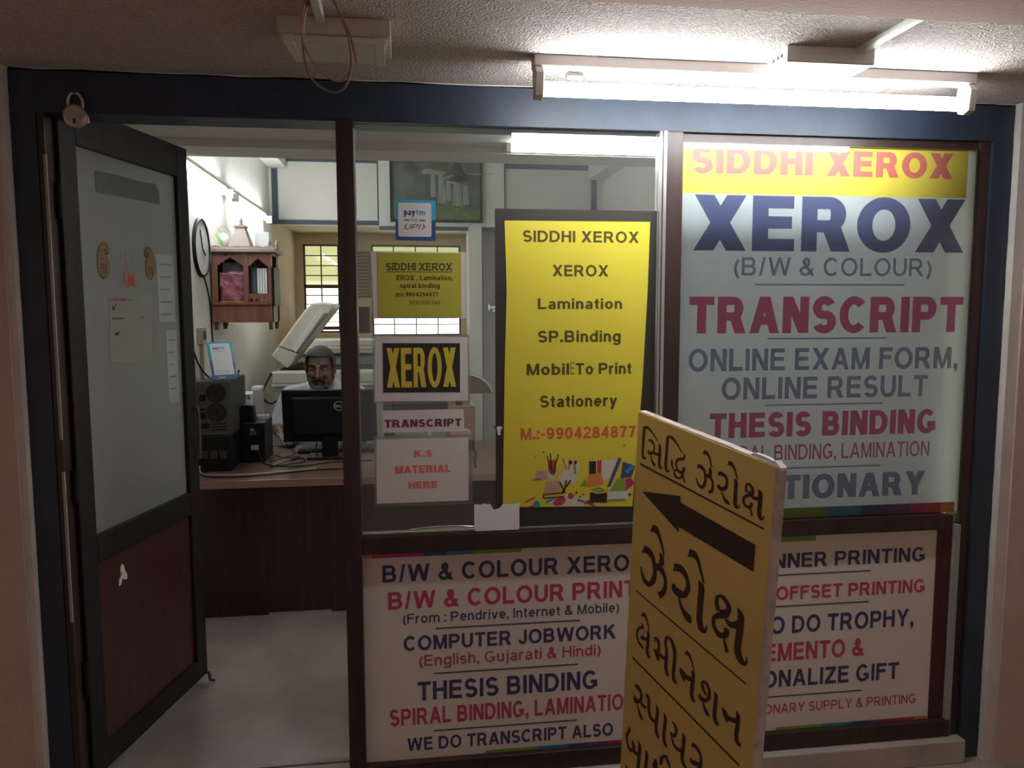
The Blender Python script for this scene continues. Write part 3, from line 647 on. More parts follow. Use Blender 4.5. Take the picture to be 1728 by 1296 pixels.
rl = thing('service_board', (2.42, 0.02, 0.095), 'white sign board of printing, trophy and gift services right of the standing board', 'sign')
MB().box(1.948, 2.90, 0.024, 0.034, 0.095, 0.787).build('sign_panel', 'sign_white', rl)
for t, x0, x1, z0, z1, m, bo in [
    ('BANNER PRINTING', 2.195, 2.857, .671, .722, 'ink_navy', 'bold'), ('OFFSET PRINTING', 2.314, 2.863, .56, .607, 'ink_pink', 'bold'),
    ('ALSO DO TROPHY,', 2.152, 2.827, .441, .502, 'ink_navy', 'bold'), ('MEMENTO &', 2.225, 2.646, .344, .407, 'ink_pink', 'bold'),
    ('PERSONALIZE GIFT', 2.075, 2.78, .25, .311, 'ink_navy', 'bold'), ('STATIONARY SUPPLY & PRINTING', 2.165, 2.85, .156, .19, 'ink_pink', 'plain')]:
    lettering(t, x0, x1, z0, z1, pl, m, rl, bo)
rules(rl, pl, [(2.22, 2.656, .647, .0045), (2.25, 2.655, .537, .0045), (2.2, 2.643, .217, .0045)], 'ink_navy')
strip(rl, pl, [1.95, 1.98, 2.02, 2.12, 2.20, 2.29, 2.451], .762, .780, CS)
strip(rl, pl, [2.329, 2.501, 2.605, 2.679, 2.731, 2.803, 2.847, 2.897], .0952, .105, ['green', 'cyan', 'blue', 'purple', 'magenta', 'red', 'orange'])

# ================================================================ papers and posters stuck on the display pane
po = thing('yellow_poster', (1.6, 0.0195, 0.88), 'tall yellow poster in a black border taped to the pane', 'poster')
MB().box(1.357, 1.872, 0.0200, 0.0215, 0.852, 1.853).build('backing', 'black_vinyl', po)
MB().prism([(1.387, 1.817), (1.393, 1.6), (1.386, 1.35), (1.379, .918), (1.6, .912), (1.805, .905), (1.832, 1.3), (1.845, 1.6), (1.85, 1.819)], front(0), 0.0188, 0.0198).build('sheet', 'sign_yellow_dark', po)
pl = on(0.0184)
for t, x0, x1, z0, z1, m in [('SIDDHI XEROX', 1.444, 1.814, 1.753, 1.788, 'ink_olive'), ('XEROX', 1.537, 1.716, 1.648, 1.683, 'ink_olive'), ('Lamination', 1.491, 1.762, 1.546, 1.579, 'ink_olive'),
    ('SP.Binding', 1.492, 1.759, 1.442, 1.478, 'ink_olive'), ('Mobil', 1.456, 1.592, 1.339, 1.375, 'ink_olive'), ('To Print', 1.613, 1.795, 1.339, 1.375, 'ink_olive'), ('Stationery', 1.499, 1.75, 1.236, 1.273, 'ink_olive'), ('M.:-9904284877', 1.437, 1.812, 1.134, 1.171, 'ink_red')]:
    lettering(t, x0, x1, z0, z1, pl, m, po, 'bold')
lettering('E', 1.596, 1.610, 1.340, 1.378, pl, 'ink_olive_faint', po, 'thin')
# the printed group of stationery: flat coloured shapes in a 0..100 by 0..48 frame
_layer = [0]
def pic(name, m, *polys):
    q = MB()
    for P in polys:
        _layer[0] += 1; pts = [(1.436 + u * 0.00372, 0.0187 - .00002 * _layer[0], 0.906 + v * 0.00372) for u, v in P]; q.add(pts, [tuple(range(len(pts)))])
    q.build(name, m, po)
def disc(u, v, r, n=14, k=1.0, t=0.0): return [(u + r * math.cos(2 * math.pi * i / n) * math.cos(t) - k * r * math.sin(2 * math.pi * i / n) * math.sin(t), v + r * math.cos(2 * math.pi * i / n) * math.sin(t) + k * r * math.sin(2 * math.pi * i / n) * math.cos(t)) for i in range(n)]
def bar(u0, v0, u1, v1, w):
    dx, dy = u1 - u0, v1 - v0; l = math.hypot(dx, dy); nx, ny = -dy / l * w / 2, dx / l * w / 2
    return [(u0 + nx, v0 + ny), (u0 - nx, v0 - ny), (u1 - nx, v1 - ny), (u1 + nx, v1 + ny)]
pic('printed_picture', 'copier', [(27, 22), (48, 22), (52, 40), (38, 42), (36, 30)], [(12, 28), (28, 26), (28, 32), (13, 33)], [(30, 2), (60, 2), (56, 10), (42, 12), (20, 10)], [(71, 24), (78, 25), (86, 42), (71, 42)], [(77, 6), (95, 7), (96, 16), (78, 18)])
pic('printed_picture', 'strip_red', [(24, 33), (31, 33), (31, 43), (24, 43)], disc(34, 6.5, 6, 14, .6, .4), disc(44, 11, 2.8), [(67, 29), (71, 30), (71, 42), (67, 41)], bar(52, 7, 66, 1, 1.6), bar(56, 3, 64, 8, 1.2))
pic('printed_picture', 'strip_orange', [(59, 18), (73, 20), (71, 31), (59, 29)], [(8, 26), (20, 25), (17, 28)], bar(40, 34, 37, 44, 1.4), bar(42, 34, 43, 44, 1.2))
pic('printed_picture', 'strip_green', [(52, 19), (59, 19), (57, 26)], [(61, 16), (70, 13), (75, 15), (68, 18.5)], [(78, 14), (94, 14), (95, 24), (85, 25)], bar(48, 30, 47, 40, 2), [(76, 5), (93, 5), (92, 7), (77, 7)])
pic('printed_picture', 'strip_blue', [(76, 18), (79, 18), (89, 42), (86, 44)], [(88, 25), (98, 26), (101, 36), (90, 40)], bar(58, 6, 64, 4, 2), disc(28, 32.5, 2.4))
pic('printed_picture', 'strip_cyan', bar(93, 30, 99, 36, 3), disc(14, 5, 3), bar(22, 6, 30, 10, 1.6))
pic('printed_picture', 'strip_magenta', [(93, 14), (101, 20), (97, 26), (93, 24)], bar(6, 2, 14, 5, 1.2), bar(4, 7, 13, 11, 1.2))
pic('printed_picture', 'ink_black', [(61, 5), (76, 4), (76, 13), (68, 12), (61, 14)], [(60, 30), (66, 30), (66, 41), (60, 41)], bar(20, 13, 38, 14, .9), bar(20, 10, 38, 10.8, .9), bar(20, 10, 20, 13.5, .9), bar(36, 14, 44, 25, 1.4), bar(38, 14, 40, 25, 1.2), bar(34, 24, 39, 14, 1.2), [(42, 39), (45, 39), (45, 42), (42, 42)], [(47, 39), (49, 39), (49, 42), (47, 42)], bar(27, 34, 26, 49, .9), bar(29, 34, 33, 48, .9), bar(26, 36, 23, 47, .7), [(96, 9), (98, 10), (97, 12), (95, 11)], disc(49, 14, .9), disc(52, 10, .8), disc(55, 12, .7), disc(51, 7, .8), disc(20, 50, .6), disc(91, 54, .7), disc(13, 46, .5))
pic('printed_picture', 'pink_plastic', [(22, 18), (34, 18), (34, 25), (22, 24)], [(21, 14.5), (35, 15), (35, 17.6), (21, 17.6)], [(13, 27), (24, 28), (23, 34), (14, 34)])

def paper(name, pts, label, cat, m='paper', y=0.0205, grp=None):
    o = thing(name, (sum(p[0] for p in pts) / 4, y, min(p[1] for p in pts)), label, cat, grp)
    MB().prism(pts, front(0), y, y + 0.0012).build('sheet', m, o)
    return o
p1 = paper('paper_notice', [(1.0, 1.716), (1.0, 1.523), (1.2525, 1.522), (1.2525, 1.7165)], 'small yellow green printed notice in a clear sleeve, above the black and yellow one', 'notice', 'sticker_yellow')
MB().prism([(.981, 1.721), (.984, 1.518), (1.267, 1.518), (1.267, 1.7195)], front(0), 0.0218, 0.0222).build('plastic_sleeve', 'laminate', p1)
pl = on(0.0201)
for t, x0, x1, z0, z1, m, bo in [('SIDDHI XEROX', 1.025, 1.226, 1.664, 1.686, 'ink_olive', 'bold'), ('EROX , Lamination,', 1.055, 1.226, 1.634, 1.649, 'ink_olive', 'bold'), ('spiral binding', 1.066, 1.186, 1.611, 1.625, 'ink_olive', 'bold'), ('(m) 9904284877', 1.053, 1.182, 1.585, 1.598, 'ink_olive', 'bold'), ('9687050748', 1.093, 1.187, 1.56, 1.572, 'ink_olive_faint', 'bold')]:
    lettering(t, x0, x1, z0, z1, pl, m, p1, bo, slab=.13)
rules(p1, pl, [(1.025, 1.226, 1.6595, .002)], 'ink_olive')
p2 = paper('paper_notice', [(.988, 1.463), (.983, 1.264), (1.271, 1.261), (1.270, 1.46)], 'white notice with a black block of tall yellow letters', 'notice')
MB().prism([(1.011, 1.443), (1.010, 1.291), (1.246, 1.289), (1.247, 1.441)], front(0), 0.0198, 0.0206).build('printed_block', 'ink_black', p2)
lettering('XEROX', 1.021, 1.234, 1.306, 1.428, on(0.0194), 'xerox_yellow', p2, 'tall')
p3 = paper('paper_notice', [(1.006, 1.235), (1.005, 1.166), (1.258, 1.165), (1.257, 1.235)], 'narrow white strip notice with one maroon word', 'notice')
lettering('TRANSCRIPT', 1.012, 1.25, 1.182, 1.206, on(0.0201), 'ink_maroon', p3, 'black')
p4 = paper('paper_notice', [(.987, 1.145), (.984, .943), (1.270, .944), (1.271, 1.145)], 'white notice with three lines of coral red capitals', 'notice')
for t, x0, x1, z0, z1 in [('K.S', 1.102, 1.157, 1.087, 1.108), ('MATERIAL', 1.042, 1.215, 1.037, 1.061), ('HERE', 1.083, 1.172, .988, 1.010)]:
    lettering(t, x0, x1, z0, z1, on(0.0201), 'ink_coral', p4, 'black')
for p, (a, c, d, e) in ((p2, (.978, 1.277, 1.256, 1.468)), (p4, (.978, 1.283, .932, 1.156))):
    MB().prism([(a, e), (a, d), (c, d), (c, e)], front(0), 0.0218, 0.0221).build('plastic_sleeve', 'laminate_clear', p)['label'] = 'clear plastic sleeve margin'

ps = thing('payment_sticker', (1.116, 0.02, 1.753), 'square blue and white payment sticker at the top of the pane', 'sticker')
MB().prism([(1.055, 1.875), (1.055, 1.818), (1.176, 1.815), (1.177, 1.874)], front(0), 0.0206, 0.0216).build('border', 'pay_cyan', ps)['label'] = 'cyan upper border'
MB().prism([(1.055, 1.818), (1.055, 1.754), (1.175, 1.753), (1.176, 1.815)], front(0), 0.0206, 0.0216).build('border', 'pay_navy', ps)['label'] = 'navy lower border'
MB().prism(rrect(1.063, 1.163, 1.765, 1.866, .006), front(0), 0.0198, 0.0207).build('face', 'paper', ps)
pl = on(0.0194)
lettering('pay', 1.081, 1.115, 1.829, 1.8475, pl, 'pay_navy', ps, 'black', label='navy half of the logo')
lettering('tm', 1.117, 1.144, 1.829, 1.8465, pl, 'pay_cyan', ps, 'bold', label='cyan half of the logo')
lettering('for', 1.103, 1.122, 1.811, 1.8205, pl, 'dark_grey', ps, 'thin')
rules(ps, pl, [(1.081, 1.098, 1.8145, .004), (1.127, 1.144, 1.8135, .004)], 'pay_navy', 'dash')
lettering('UPI', 1.082, 1.132, 1.787, 1.803, pl, 'dark_grey', ps, 'thin', shear=0.3, label='grey slanted letters')
MB().add([(1.134, .0194, 1.787), (1.138, .0194, 1.787), (1.145, .0194, 1.795), (1.139, .0194, 1.803), (1.136, .0194, 1.803), (1.139, .0194, 1.795)], [(0, 1, 2, 3, 4, 5)]).build('logo_arrow', 'gold', ps)

random.seed(5)
def torn(x0, x1, z0, z1, top=True, amp=.006):
    pts = [(x0, z0 + .005), (x0 + .006, z0), (x1 - .004, z0), (x1, z0 + .006)]
    n = 14
    for i in range(n + 1):
        t = i / n; pts.append((x1 + (x0 - x1) * t, z1 - .004 * abs(math.sin(t * 9)) - (amp * 2.6 if 0.42 < t < 0.6 else 0) - random.uniform(0, amp)))
    return pts
o = MB().prism(torn(1.287, 1.431, .846, .938), front(0), 0.0090, 0.0100).build('torn_label', 'white_box', bevel=0)
tag(o, 'large torn white label at the foot of the yellow poster', 'label')
o = MB().prism([(1.361, 1.178), (1.36, 1.171), (1.363, 1.162), (1.364, 1.152), (1.369, 1.149), (1.373, 1.153), (1.373, 1.166), (1.378, 1.171), (1.377, 1.178)], front(0), 0.0190, 0.0199).build('torn_label', 'paper_white')
tag(o, 'tiny scrap of white paper on the black poster border', 'label')

# ================================================================ the open door leaf
H0, F0 = Vector((0.100, 0.060, 0)), Vector((0.27, 0.77, 0)); LD = (F0 - H0).normalized(); LN = Vector((LD.y, -LD.x, 0)); LW = (F0 - H0).length
def leaf(u, v, d=0.0): p = H0 + LD * u - LN * d; return (p.x, p.y, v)          # d: depth into the leaf, away from the street side
dr = thing('door_1', (0.100, 0.060, 0.08), 'brown shop door standing open inwards, glazed above and panelled below', None, kind='structure')
def dbox(mb, u0, u1, z0, z1, d0, d1): return mb.prism([(u0, z0), (u1, z0), (u1, z1), (u0, z1)], leaf, d0, d1)
fm = MB(); T0, T1 = 0.0, 0.036
dbox(fm, 0.0, 0.078, .085, 2.15, T0, T1); dbox(fm, .655, LW, .085, 2.15, T0, T1); dbox(fm, .078, .655, 2.035, 2.15, T0, T1); dbox(fm, .078, .655, .757, .843, T0, T1); dbox(fm, .078, .655, .085, .165, T0, T1)
fm.build('door_frame', 'brown_dark', dr, bevel=.003)
dbox(MB(), .074, .659, .16, .762, .012, .026).build('lower_panel', 'brown_panel', dr)
dbox(MB(), .074, .659, .838, 2.04, .015, .020).build('glass_pane', 'glass_door', dr)
for z in (.42, 1.02, 1.86):
    g = MB(); g.tube([(.0955, .052, z - .05), (.0955, .052, z + .05)], .008, 8); g.box(.087, .094, .052, .075, z - .05, z + .05); g.build('hinge', 'black_matte', dr)
g = MB(); P = [leaf(.70, 1.16, -.002), leaf(.70, 1.16, -.018), leaf(.70, 1.07, -.022), leaf(.70, .975, -.018), leaf(.70, .975, -.002)]
g.tube(catmull(P, 4), .006, 8); g.build('pull_handle', 'handle_brown', dr, smooth=True)
g = MB(); P = [leaf(.70, 1.16, T1 + .002), leaf(.70, 1.16, T1 + .022), leaf(.70, 1.07, T1 + .028), leaf(.70, .975, T1 + .022), leaf(.70, .975, T1 + .002)]
g.tube(catmull(P, 4), .007, 8); g.build('pull_handle', 'handle_brown', dr, smooth=True)
g = MB(); g.tube([leaf(.70, .10, -.002), leaf(.70, .10, -.02), leaf(.69, .075, -.03), leaf(.72, .058, -.03)], .006, 6); g.build('door_stop', 'dark_grey', dr)

def on_leaf(u, v): return leaf(u, v, .0143)
def leaf_flat(name, m, poly, d0=.0138, d1=.0148, parent=None, label=None, cat=None, grp=None):
    o = MB().prism(poly, leaf, d0, d1).build(name, m, parent)
    if parent is None: tag(o, label, cat, grp)
    return o
leaf_flat('tape_strip', 'tape_grey', [(.183, 1.978), (.30, 1.984), (.42, 1.982), (.53, 1.990), (.538, 1.97), (.548, 1.968), (.55, 1.921), (.36, 1.917), (.184, 1.912)], label='wide dark grey tape strip near the top of the door glass', cat='tape')
def paisley(cu, cz, flip, label):
    root = thing('paisley_sticker', leaf(cu, cz - .058, .014), label, 'sticker', 'paisley stickers on the door glass')
    P = [(-.006, -.057), (.012, -.054), (.026, -.038), (.031, -.016), (.026, .006), (.014, .022), (.010, .034), (.014, .040), (.020, .034), (.022, .024), (.030, .028), (.031, .042), (.024, .054), (.008, .060), (-.008, .056), (-.022, .040), (-.030, .016), (-.032, -.012), (-.026, -.038)]
    s = -1 if flip else 1
    pts = [(cu + s * u, cz + v) for u, v in P]
    leaf_flat('paisley', 'gold', pts, .0132, .0146, root)
    # beaded outline and an inner mark
    n = 40; ring = MB()
    Q = catmull([Vector((p[0], p[1], 0)) for p in pts] + [Vector((pts[0][0], pts[0][1], 0))], 4)
    for i in range(0, len(Q), 2):
        c = Q[i] * 1.0; c = Vector((cu, cz, 0)) + (c - Vector((cu, cz, 0))) * .92
        ring.prism([(c.x + .0022 * math.cos(k * 1.047), c.y + .0022 * math.sin(k * 1.047)) for k in range(6)], leaf, .0126, .0133)
    for u0, v0, u1, v1 in ((-.012, -.012, .014, -.010), (-.012, -.012, -.012, -.04), (0, -.011, 0, -.042), (.013, -.010, .011, -.038)):
        ring.prism([(cu + s * u0 - .002, cz + v0 + .002), (cu + s * u0 + .002, cz + v0 - .002), (cu + s * u1 + .002, cz + v1 - .002), (cu + s * u1 - .002, cz + v1 + .002)], leaf, .0126, .0133)
    ring.build('bead_pattern', 'gold_dark', root)
paisley(.202, 1.700, False, 'gold paisley sticker on the door glass, nearer the hinges')
paisley(.468, 1.705, True, 'gold paisley sticker on the door glass, nearer the free edge')
# faint worn auspicious mark and red scrawl
q = MB(); cu, cz = .330, 1.712
for a in range(4):
    t = a * math.pi / 2
    for (u0, v0, u1, v1) in ((0, 0, 0, .030), (0, .030, .022, .030)):
        rot = lambda u, v: (cu + u * math.cos(t) + v * math.sin(t), cz - u * math.sin(t) + v * math.cos(t))
        A, B = rot(u0, v0), rot(u1, v1); dx, dy = B[0] - A[0], B[1] - A[1]; l = math.hypot(dx, dy); nx, ny = -dy / l * .0022, dx / l * .0022
        q.prism([(A[0] + nx, A[1] + ny), (A[0] - nx, A[1] - ny), (B[0] - nx, B[1] - ny), (B[0] + nx, B[1] + ny)], leaf, .0140, .0149)
    d = rot(.012, .014); q.prism([(d[0] + .002 * math.cos(k), d[1] + .002 * math.sin(k)) for k in range(6)], leaf, .0140, .0149)
tag(q.build('festive_mark', 'faint_red'), 'faint worn red festive mark between the two paisley stickers', 'mark')
q = MB()
for P in ([(.312, 1.668), (.318, 1.63), (.330, 1.622), (.338, 1.636)], [(.316, 1.666), (.332, 1.668), (.344, 1.66), (.340, 1.64), (.326, 1.638)], [(.348, 1.626), (.352, 1.645), (.364, 1.652), (.374, 1.644)], [(.366, 1.668), (.368, 1.64), (.372, 1.624), (.380, 1.626)], [(.334, 1.655), (.36, 1.656)], [(.338, 1.644), (.37, 1.640)], [(.33, 1.63), (.36, 1.628)]):
    PP = catmull([Vector((a, b, 0)) for a, b in P], 4)
    for A, B in zip(PP[:-1], PP[1:]):
        d = B - A; l = max(d.length, 1e-5); nx, ny = -d.y / l * .0036, d.x / l * .0036
        q.prism([(A.x + nx, A.y + ny), (A.x - nx, A.y - ny), (B.x - nx, B.y - ny), (B.x + nx, B.y + ny)], leaf, .0138, .0149)
tag(q.build('festive_word_sticker', 'ink_red'), 'small red festive word under the faint mark on the door glass', 'sticker')
nt = thing('paper_notice', leaf(.345, 1.375, .014), 'creased grey paper stuck on the door glass with a few faded marks', 'notice')
MB().prism([(.224, 1.589), (.216, 1.378), (.456, 1.366), (.474, 1.592)], leaf, .0140, .0149).build('sheet', 'notice_grey', nt)
for c, (a, e) in zip(['red', 'magenta', 'blue', 'cyan', 'green'], zip([.232, .26, .285, .315, .345], [.26, .285, .315, .345, .40])):
    MB().prism([(a, 1.575), (e, 1.575), (e, 1.581), (a, 1.581)], leaf, .0134, .0141).build('color_block', 'strip_' + c, nt)
q = MB()
for (a, b_, c, d) in ((.235, 1.545, .250, 1.556), (.252, 1.556, .256, 1.566), (.235, 1.515, .30, 1.519), (.40, 1.517, .41, 1.521), (.245, 1.462, .262, 1.472), (.265, 1.47, .27, 1.476)):
    q.prism([(a, b_), (c, b_), (c, d), (a, d)], leaf, .0134, .0141)
q.build('faded_print', 'dark_grey', nt)
for P, lab in (([(.515, 1.50), (.622, 1.50), (.624, 1.745), (.512, 1.742)], 'pale printed sheet at the right edge of the door glass, upper one'), ([(.555, 1.20), (.628, 1.20), (.626, 1.47), (.553, 1.468)], 'pale printed sheet at the right edge of the door glass, lower one')):
    n_ = thing('paper_notice', leaf(P[0][0], P[0][1], .014), lab, 'notice', 'pale sheets on the door glass')
    MB().prism(P, leaf, .0142, .0149).build('sheet', 'notice_pale', n_)
    q = MB(); x0, x1, z1 = P[0][0] + .012, P[1][0] - .012, P[2][1]
    for k in range(5): q.prism([(x0, z1 - .04 - k * .045), (x1 - .01 * (k % 3), z1 - .04 - k * .045), (x1 - .01 * (k % 3), z1 - .034 - k * .045), (x0, z1 - .034 - k * .045)], leaf, .0136, .0143)
    q.build('faded_print', 'copier_faded', n_)
pt = thing('torn_sticker', leaf(.205, .65, .011), 'torn white and red sticker scrap on the lower door panel', 'sticker')
leaf_flat('scrap', 'paper_white', [(.190, .640), (.192, .660), (.200, .672), (.205, .700), (.214, .708), (.222, .700), (.228, .682), (.240, .660), (.236, .648), (.222, .652), (.212, .660), (.204, .642)], .0100, .0118, pt)
leaf_flat('red_print', 'ink_red', [(.194, .660), (.204, .668), (.210, .678), (.204, .686), (.198, .676)], .0094, .0101, pt)

# padlock hanging from a hasp on the header
pk = thing('padlock', (.178, -.012, 2.05), 'round worn steel padlock hanging at the top left of the navy frame', 'padlock')
mx = Matrix.Translation((.177, -.013, 2.084)) @ Matrix.Rotation(R(90), 4, 'X')
MB().lathe([(.026, -.011), (.031, -.008), (.032, 0), (.031, .008), (.026, .011)], seg=28, mx=mx).build('body', 'steel', pk, smooth=False, bevel=.001)
MB().tube(catmull([(.160, -.013, 2.105), (.159, -.013, 2.128), (.167, -.013, 2.143), (.178, -.013, 2.147), (.190, -.013, 2.142), (.197, -.013, 2.126), (.196, -.013, 2.105)], 4), .0042, 8).build('shackle', 'steel', pk, smooth=True)
MB().box(.196, .212, -.018, -.008, 2.066, 2.084).build('hinge_lug', 'steel', pk, bevel=.002)
MB().box(.174, .180, -.0262, -.0238, 2.062, 2.074).build('keyhole', 'ink_black', pk)
o = MB().box(.166, .190, -.0045, .0, 2.138, 2.17).tube([(.178, -.020, 2.150), (.178, 0.0, 2.150)], .005, 8).build('hasp', 'dark_grey'); tag(o, 'small dark hasp holding the padlock', 'hasp')
# ================================================================ free-standing board in front of the shop
BO = Vector((1.743, -.234, 1.25)); BA = Vector((.20419921, -.97619625, -.07309972)); BB = Vector((-.01496695, .0715511, -.99732464)); BN = Vector((-.97881493, -.20474699, 0))
def bd(s, t, d=0.0): p = BO + BA * s + BB * t - BN * d; return (p.x, p.y, p.z)      # d: depth into the board
bo = thing('pavement_sign', (1.81, -.53, FO), 'tall yellow standing board with brown Gujarati lettering and a left arrow', 'signboard')
BW, BH, BT = .622, 1.19, .026
MB().prism(rrect(0.0, .612, -BH, 0.0, .004, 2), lambda u, v, d: bd(u, -v, d), 0.0, BT).build('panel', 'board_yellow', bo)
# worn pale edging wrapped round the near edge and the top
e = MB(); n = 40; random.seed(11)
e.prism([(.612, 0), (.617, -.003), (.620, -.008), (.620, -BT + .006), (.616, -BT), (.605, -BT), (.605, -.001)], lambda u, v, d: bd(u, d, -v), 0.004, BH)
e.prism([(-.001, -.003), (.619, -.003), (.618, .003), (.60, .005), (.5, .004), (.42, .006), (.2, .004), (-.001, .004)], lambda u, v, d: bd(u, -v, d), 0.002, BT)
e.build('edge_wrap', 'board_edge', bo, bevel=.002)['label'] = 'scuffed pale edging'
q = MB(); q.prism([(.51, .004), (.53, .009), (.565, .008), (.60, .004), (.61, .006), (.57, .012), (.53, .012)], lambda u, v, d: bd(u, -v, d), .006, .016)
q.prism([(.585, .004), (.60, .013), (.622, .001), (.62, -.006)], lambda u, v, d: bd(u, -v, d), .004, .020); q.build('torn_corner', 'paper_white', bo)['label'] = 'peeling torn top corner'
for s0 in (.05, .56):                      # feet reach down to the pavement and the doorstep edge
    p = bd(s0, BH, .02); q = MB()
    q.prism([(s0 - .02, BH - .05), (s0 + .02, BH - .05), (s0 + .02, BH + (p[2] - FO) - .002), (s0 - .02, BH + (p[2] - FO) - .002)], lambda u, v, d: bd(u, v, d), .004, .022)
    q.build('foot', 'dark_grey', bo)
rows = [MB() for k in range(5)]
for k, row in enumerate(BOARD_INK):
    t = sum(row[1::2]) / len(row) * 2 / 1e4
    i = 4 if k >= len(BOARD_INK) - 7 else 0 if t < .16 else 1 if t < .525 else 2 if t < .70 and k < len(BOARD_INK) - 19 else 3
    vs = []; z = -.0006 - .00001 * k
    for p in catmull([Vector((row[j] / 1e4, row[j + 1] / 1e4, row[j + 2] / 1e4, row[j + 3] / 1e4)) for j in range(0, len(row), 4)], 6): vs += [bd(p[0], p[1], z), bd(p[2], p[3], z)]
    rows[i].add(vs, [(2 * j, 2 * j + 1, 2 * j + 3, 2 * j + 2) for j in range(len(vs) // 2 - 1)])
for q, lab in zip(rows, ('top line of brown Gujarati lettering above the arrow', 'large brown Gujarati word under the arrow', 'third line of brown Gujarati lettering', 'fourth line of brown Gujarati lettering', 'fifth line of brown Gujarati lettering')):
    q.build('lettering', 'ink_brown', bo)['label'] = lab
for P in ([(.0252, .1441), (.5884, .1446), (.5889, .1488), (.0276, .1505)], [(.0403, .5277), (.5710, .5285), (.5688, .5327), (.0443, .5323)], [(.0404, .7390), (.5685, .7376), (.5670, .7433), (.0411, .7452)]):
    MB().add([bd(u, v, -.0008) for u, v in P], [(0, 1, 2, 3)]).build('ruled_line', 'ink_brown', bo)
MB().add([bd(u, v, -.0008) for u, v in [(.0447, .2242), (.2469, .1759), (.2482, .193), (.5635, .1932), (.5640, .2573), (.2484, .2606), (.2477, .2756)]], [(0, 1, 2, 3, 4, 5, 6)]).build('arrow', 'ink_brown', bo)

# ================================================================ fittings under the soffit
CZ = 2.214
tl = thing('tube_light', (2.06, -.28, CZ), 'lit fluorescent tube light on the soffit above the signs', 'tube light')
MB().box(1.425, 2.705, -.305, -.255, 2.184, CZ).build('batten', 'fixture_grey', tl, bevel=.003)
for x in (1.428, 2.678):
    q = MB(); q.prism([(-.30, 2.184), (-.315, 2.165), (-.308, 2.108), (-.285, 2.10), (-.262, 2.108), (-.255, 2.165), (-.26, 2.184)], lambda u, v, d: (d, u, v), x, x + .022); q.build('lamp_holder', 'fixture_grey', tl, bevel=.002)
MB().tube([(1.45, -.285, 2.13), (2.678, -.285, 2.13)], .019, 20).build('tube', 'tube_out', tl, smooth=True)
MB().tube([(1.52, -.262, 2.172), (1.565, -.262, 2.172)], .010, 12).build('starter', 'dark_grey', tl)
jb = thing('junction_box', (2.17, -.405, CZ), 'white ceiling box behind the lit tube light', 'ceiling box')
MB().box(2.05, 2.29, -.46, -.35, 2.172, CZ).build('body', 'white_paint', jb, bevel=.003)
for y in (-.43, -.41, -.385): MB().box(2.0492, 2.0505, y - .005, y + .005, 2.19, 2.199).build('knockout', 'dark_grey', jb)
tag(MB().box(2.235, 2.262, -.70, -.46, 2.200, CZ).build('conduit', 'white_paint', None, bevel=.003), 'white conduit running from the ceiling box behind the tube', 'conduit')
lb = thing('ceiling_fixture', (.927, -.415, CZ), 'unlit boxy white fixture on the soffit behind the hanging wires', 'light fixture')
MB().box(.800, 1.055, -.50, -.33, 2.176, CZ).build('housing', 'plaster_edge', lb, bevel=.003)
MB().prism([(.808, -.488), (1.047, -.488), (1.030, -.335), (.820, -.335)], lambda u, v, d: (u, v, d), 2.160, 2.176).build('diffuser', 'acrylic', lb, bevel=.004)
for x0, x1 in ((.810, .836), (1.016, 1.042)): MB().prism([(x0, -.489), (x1, -.489), (x1 - .004, -.334), (x0 + .008 if x0 < .9 else x0, -.334)], lambda u, v, d: (u, v, d), 2.1575, 2.1765).build('end_cap', 'acrylic', lb, bevel=.002)
tag(MB().box(.888, .908, -.70, -.50, 2.196, CZ).build('conduit', 'white_paint', None, bevel=.003), 'white conduit feeding the unlit ceiling fixture', 'conduit')
def wp(px, py, dy=0): return Vector((.875 + (px - 515) * .00127, -.6 + dy, 2.2115 - py * .00123))
wr = thing('hanging_wire', (.9, -.6, 2.2), 'loop of thin brown wire dangling from the soffit', 'wire')
MB().tube(catmull([wp(525, 0), wp(514, 22), wp(509, 60), wp(513, 108), wp(522, 133), wp(540, 149), wp(562, 156), wp(578, 146), wp(588, 122), wp(590, 95), wp(586, 62), wp(575, 28), wp(562, 0)], 6), .0026, 6).build('wire_strand', 'cable_tan', wr, smooth=True)
MB().tube(catmull([wp(519, 0, -.006), wp(511, 25, -.006), wp(509, 62, -.006), wp(518, 92, -.01), wp(538, 122, -.01), wp(560, 136, -.006), wp(576, 134), wp(588, 118, .004)], 6), .0026, 6).build('wire_strand', 'cable_pink', wr, smooth=True)['label'] = 'pinkish strand'
MB().tube(catmull([wp(598, 102, .006), wp(596, 86, .006), wp(590, 60, .006), wp(580, 35, .006), wp(568, 10, .006), wp(565, 0, .006)], 6), .0024, 6).build('wire_strand', 'cable_tan', wr, smooth=True)
MB().tube(catmull([wp(521, 0, .005), wp(514, 18, .005), wp(510, 45, .005), wp(510, 58, .005)], 5), .0045, 6).build('wire_sheath', 'cable_pink', wr, smooth=True)

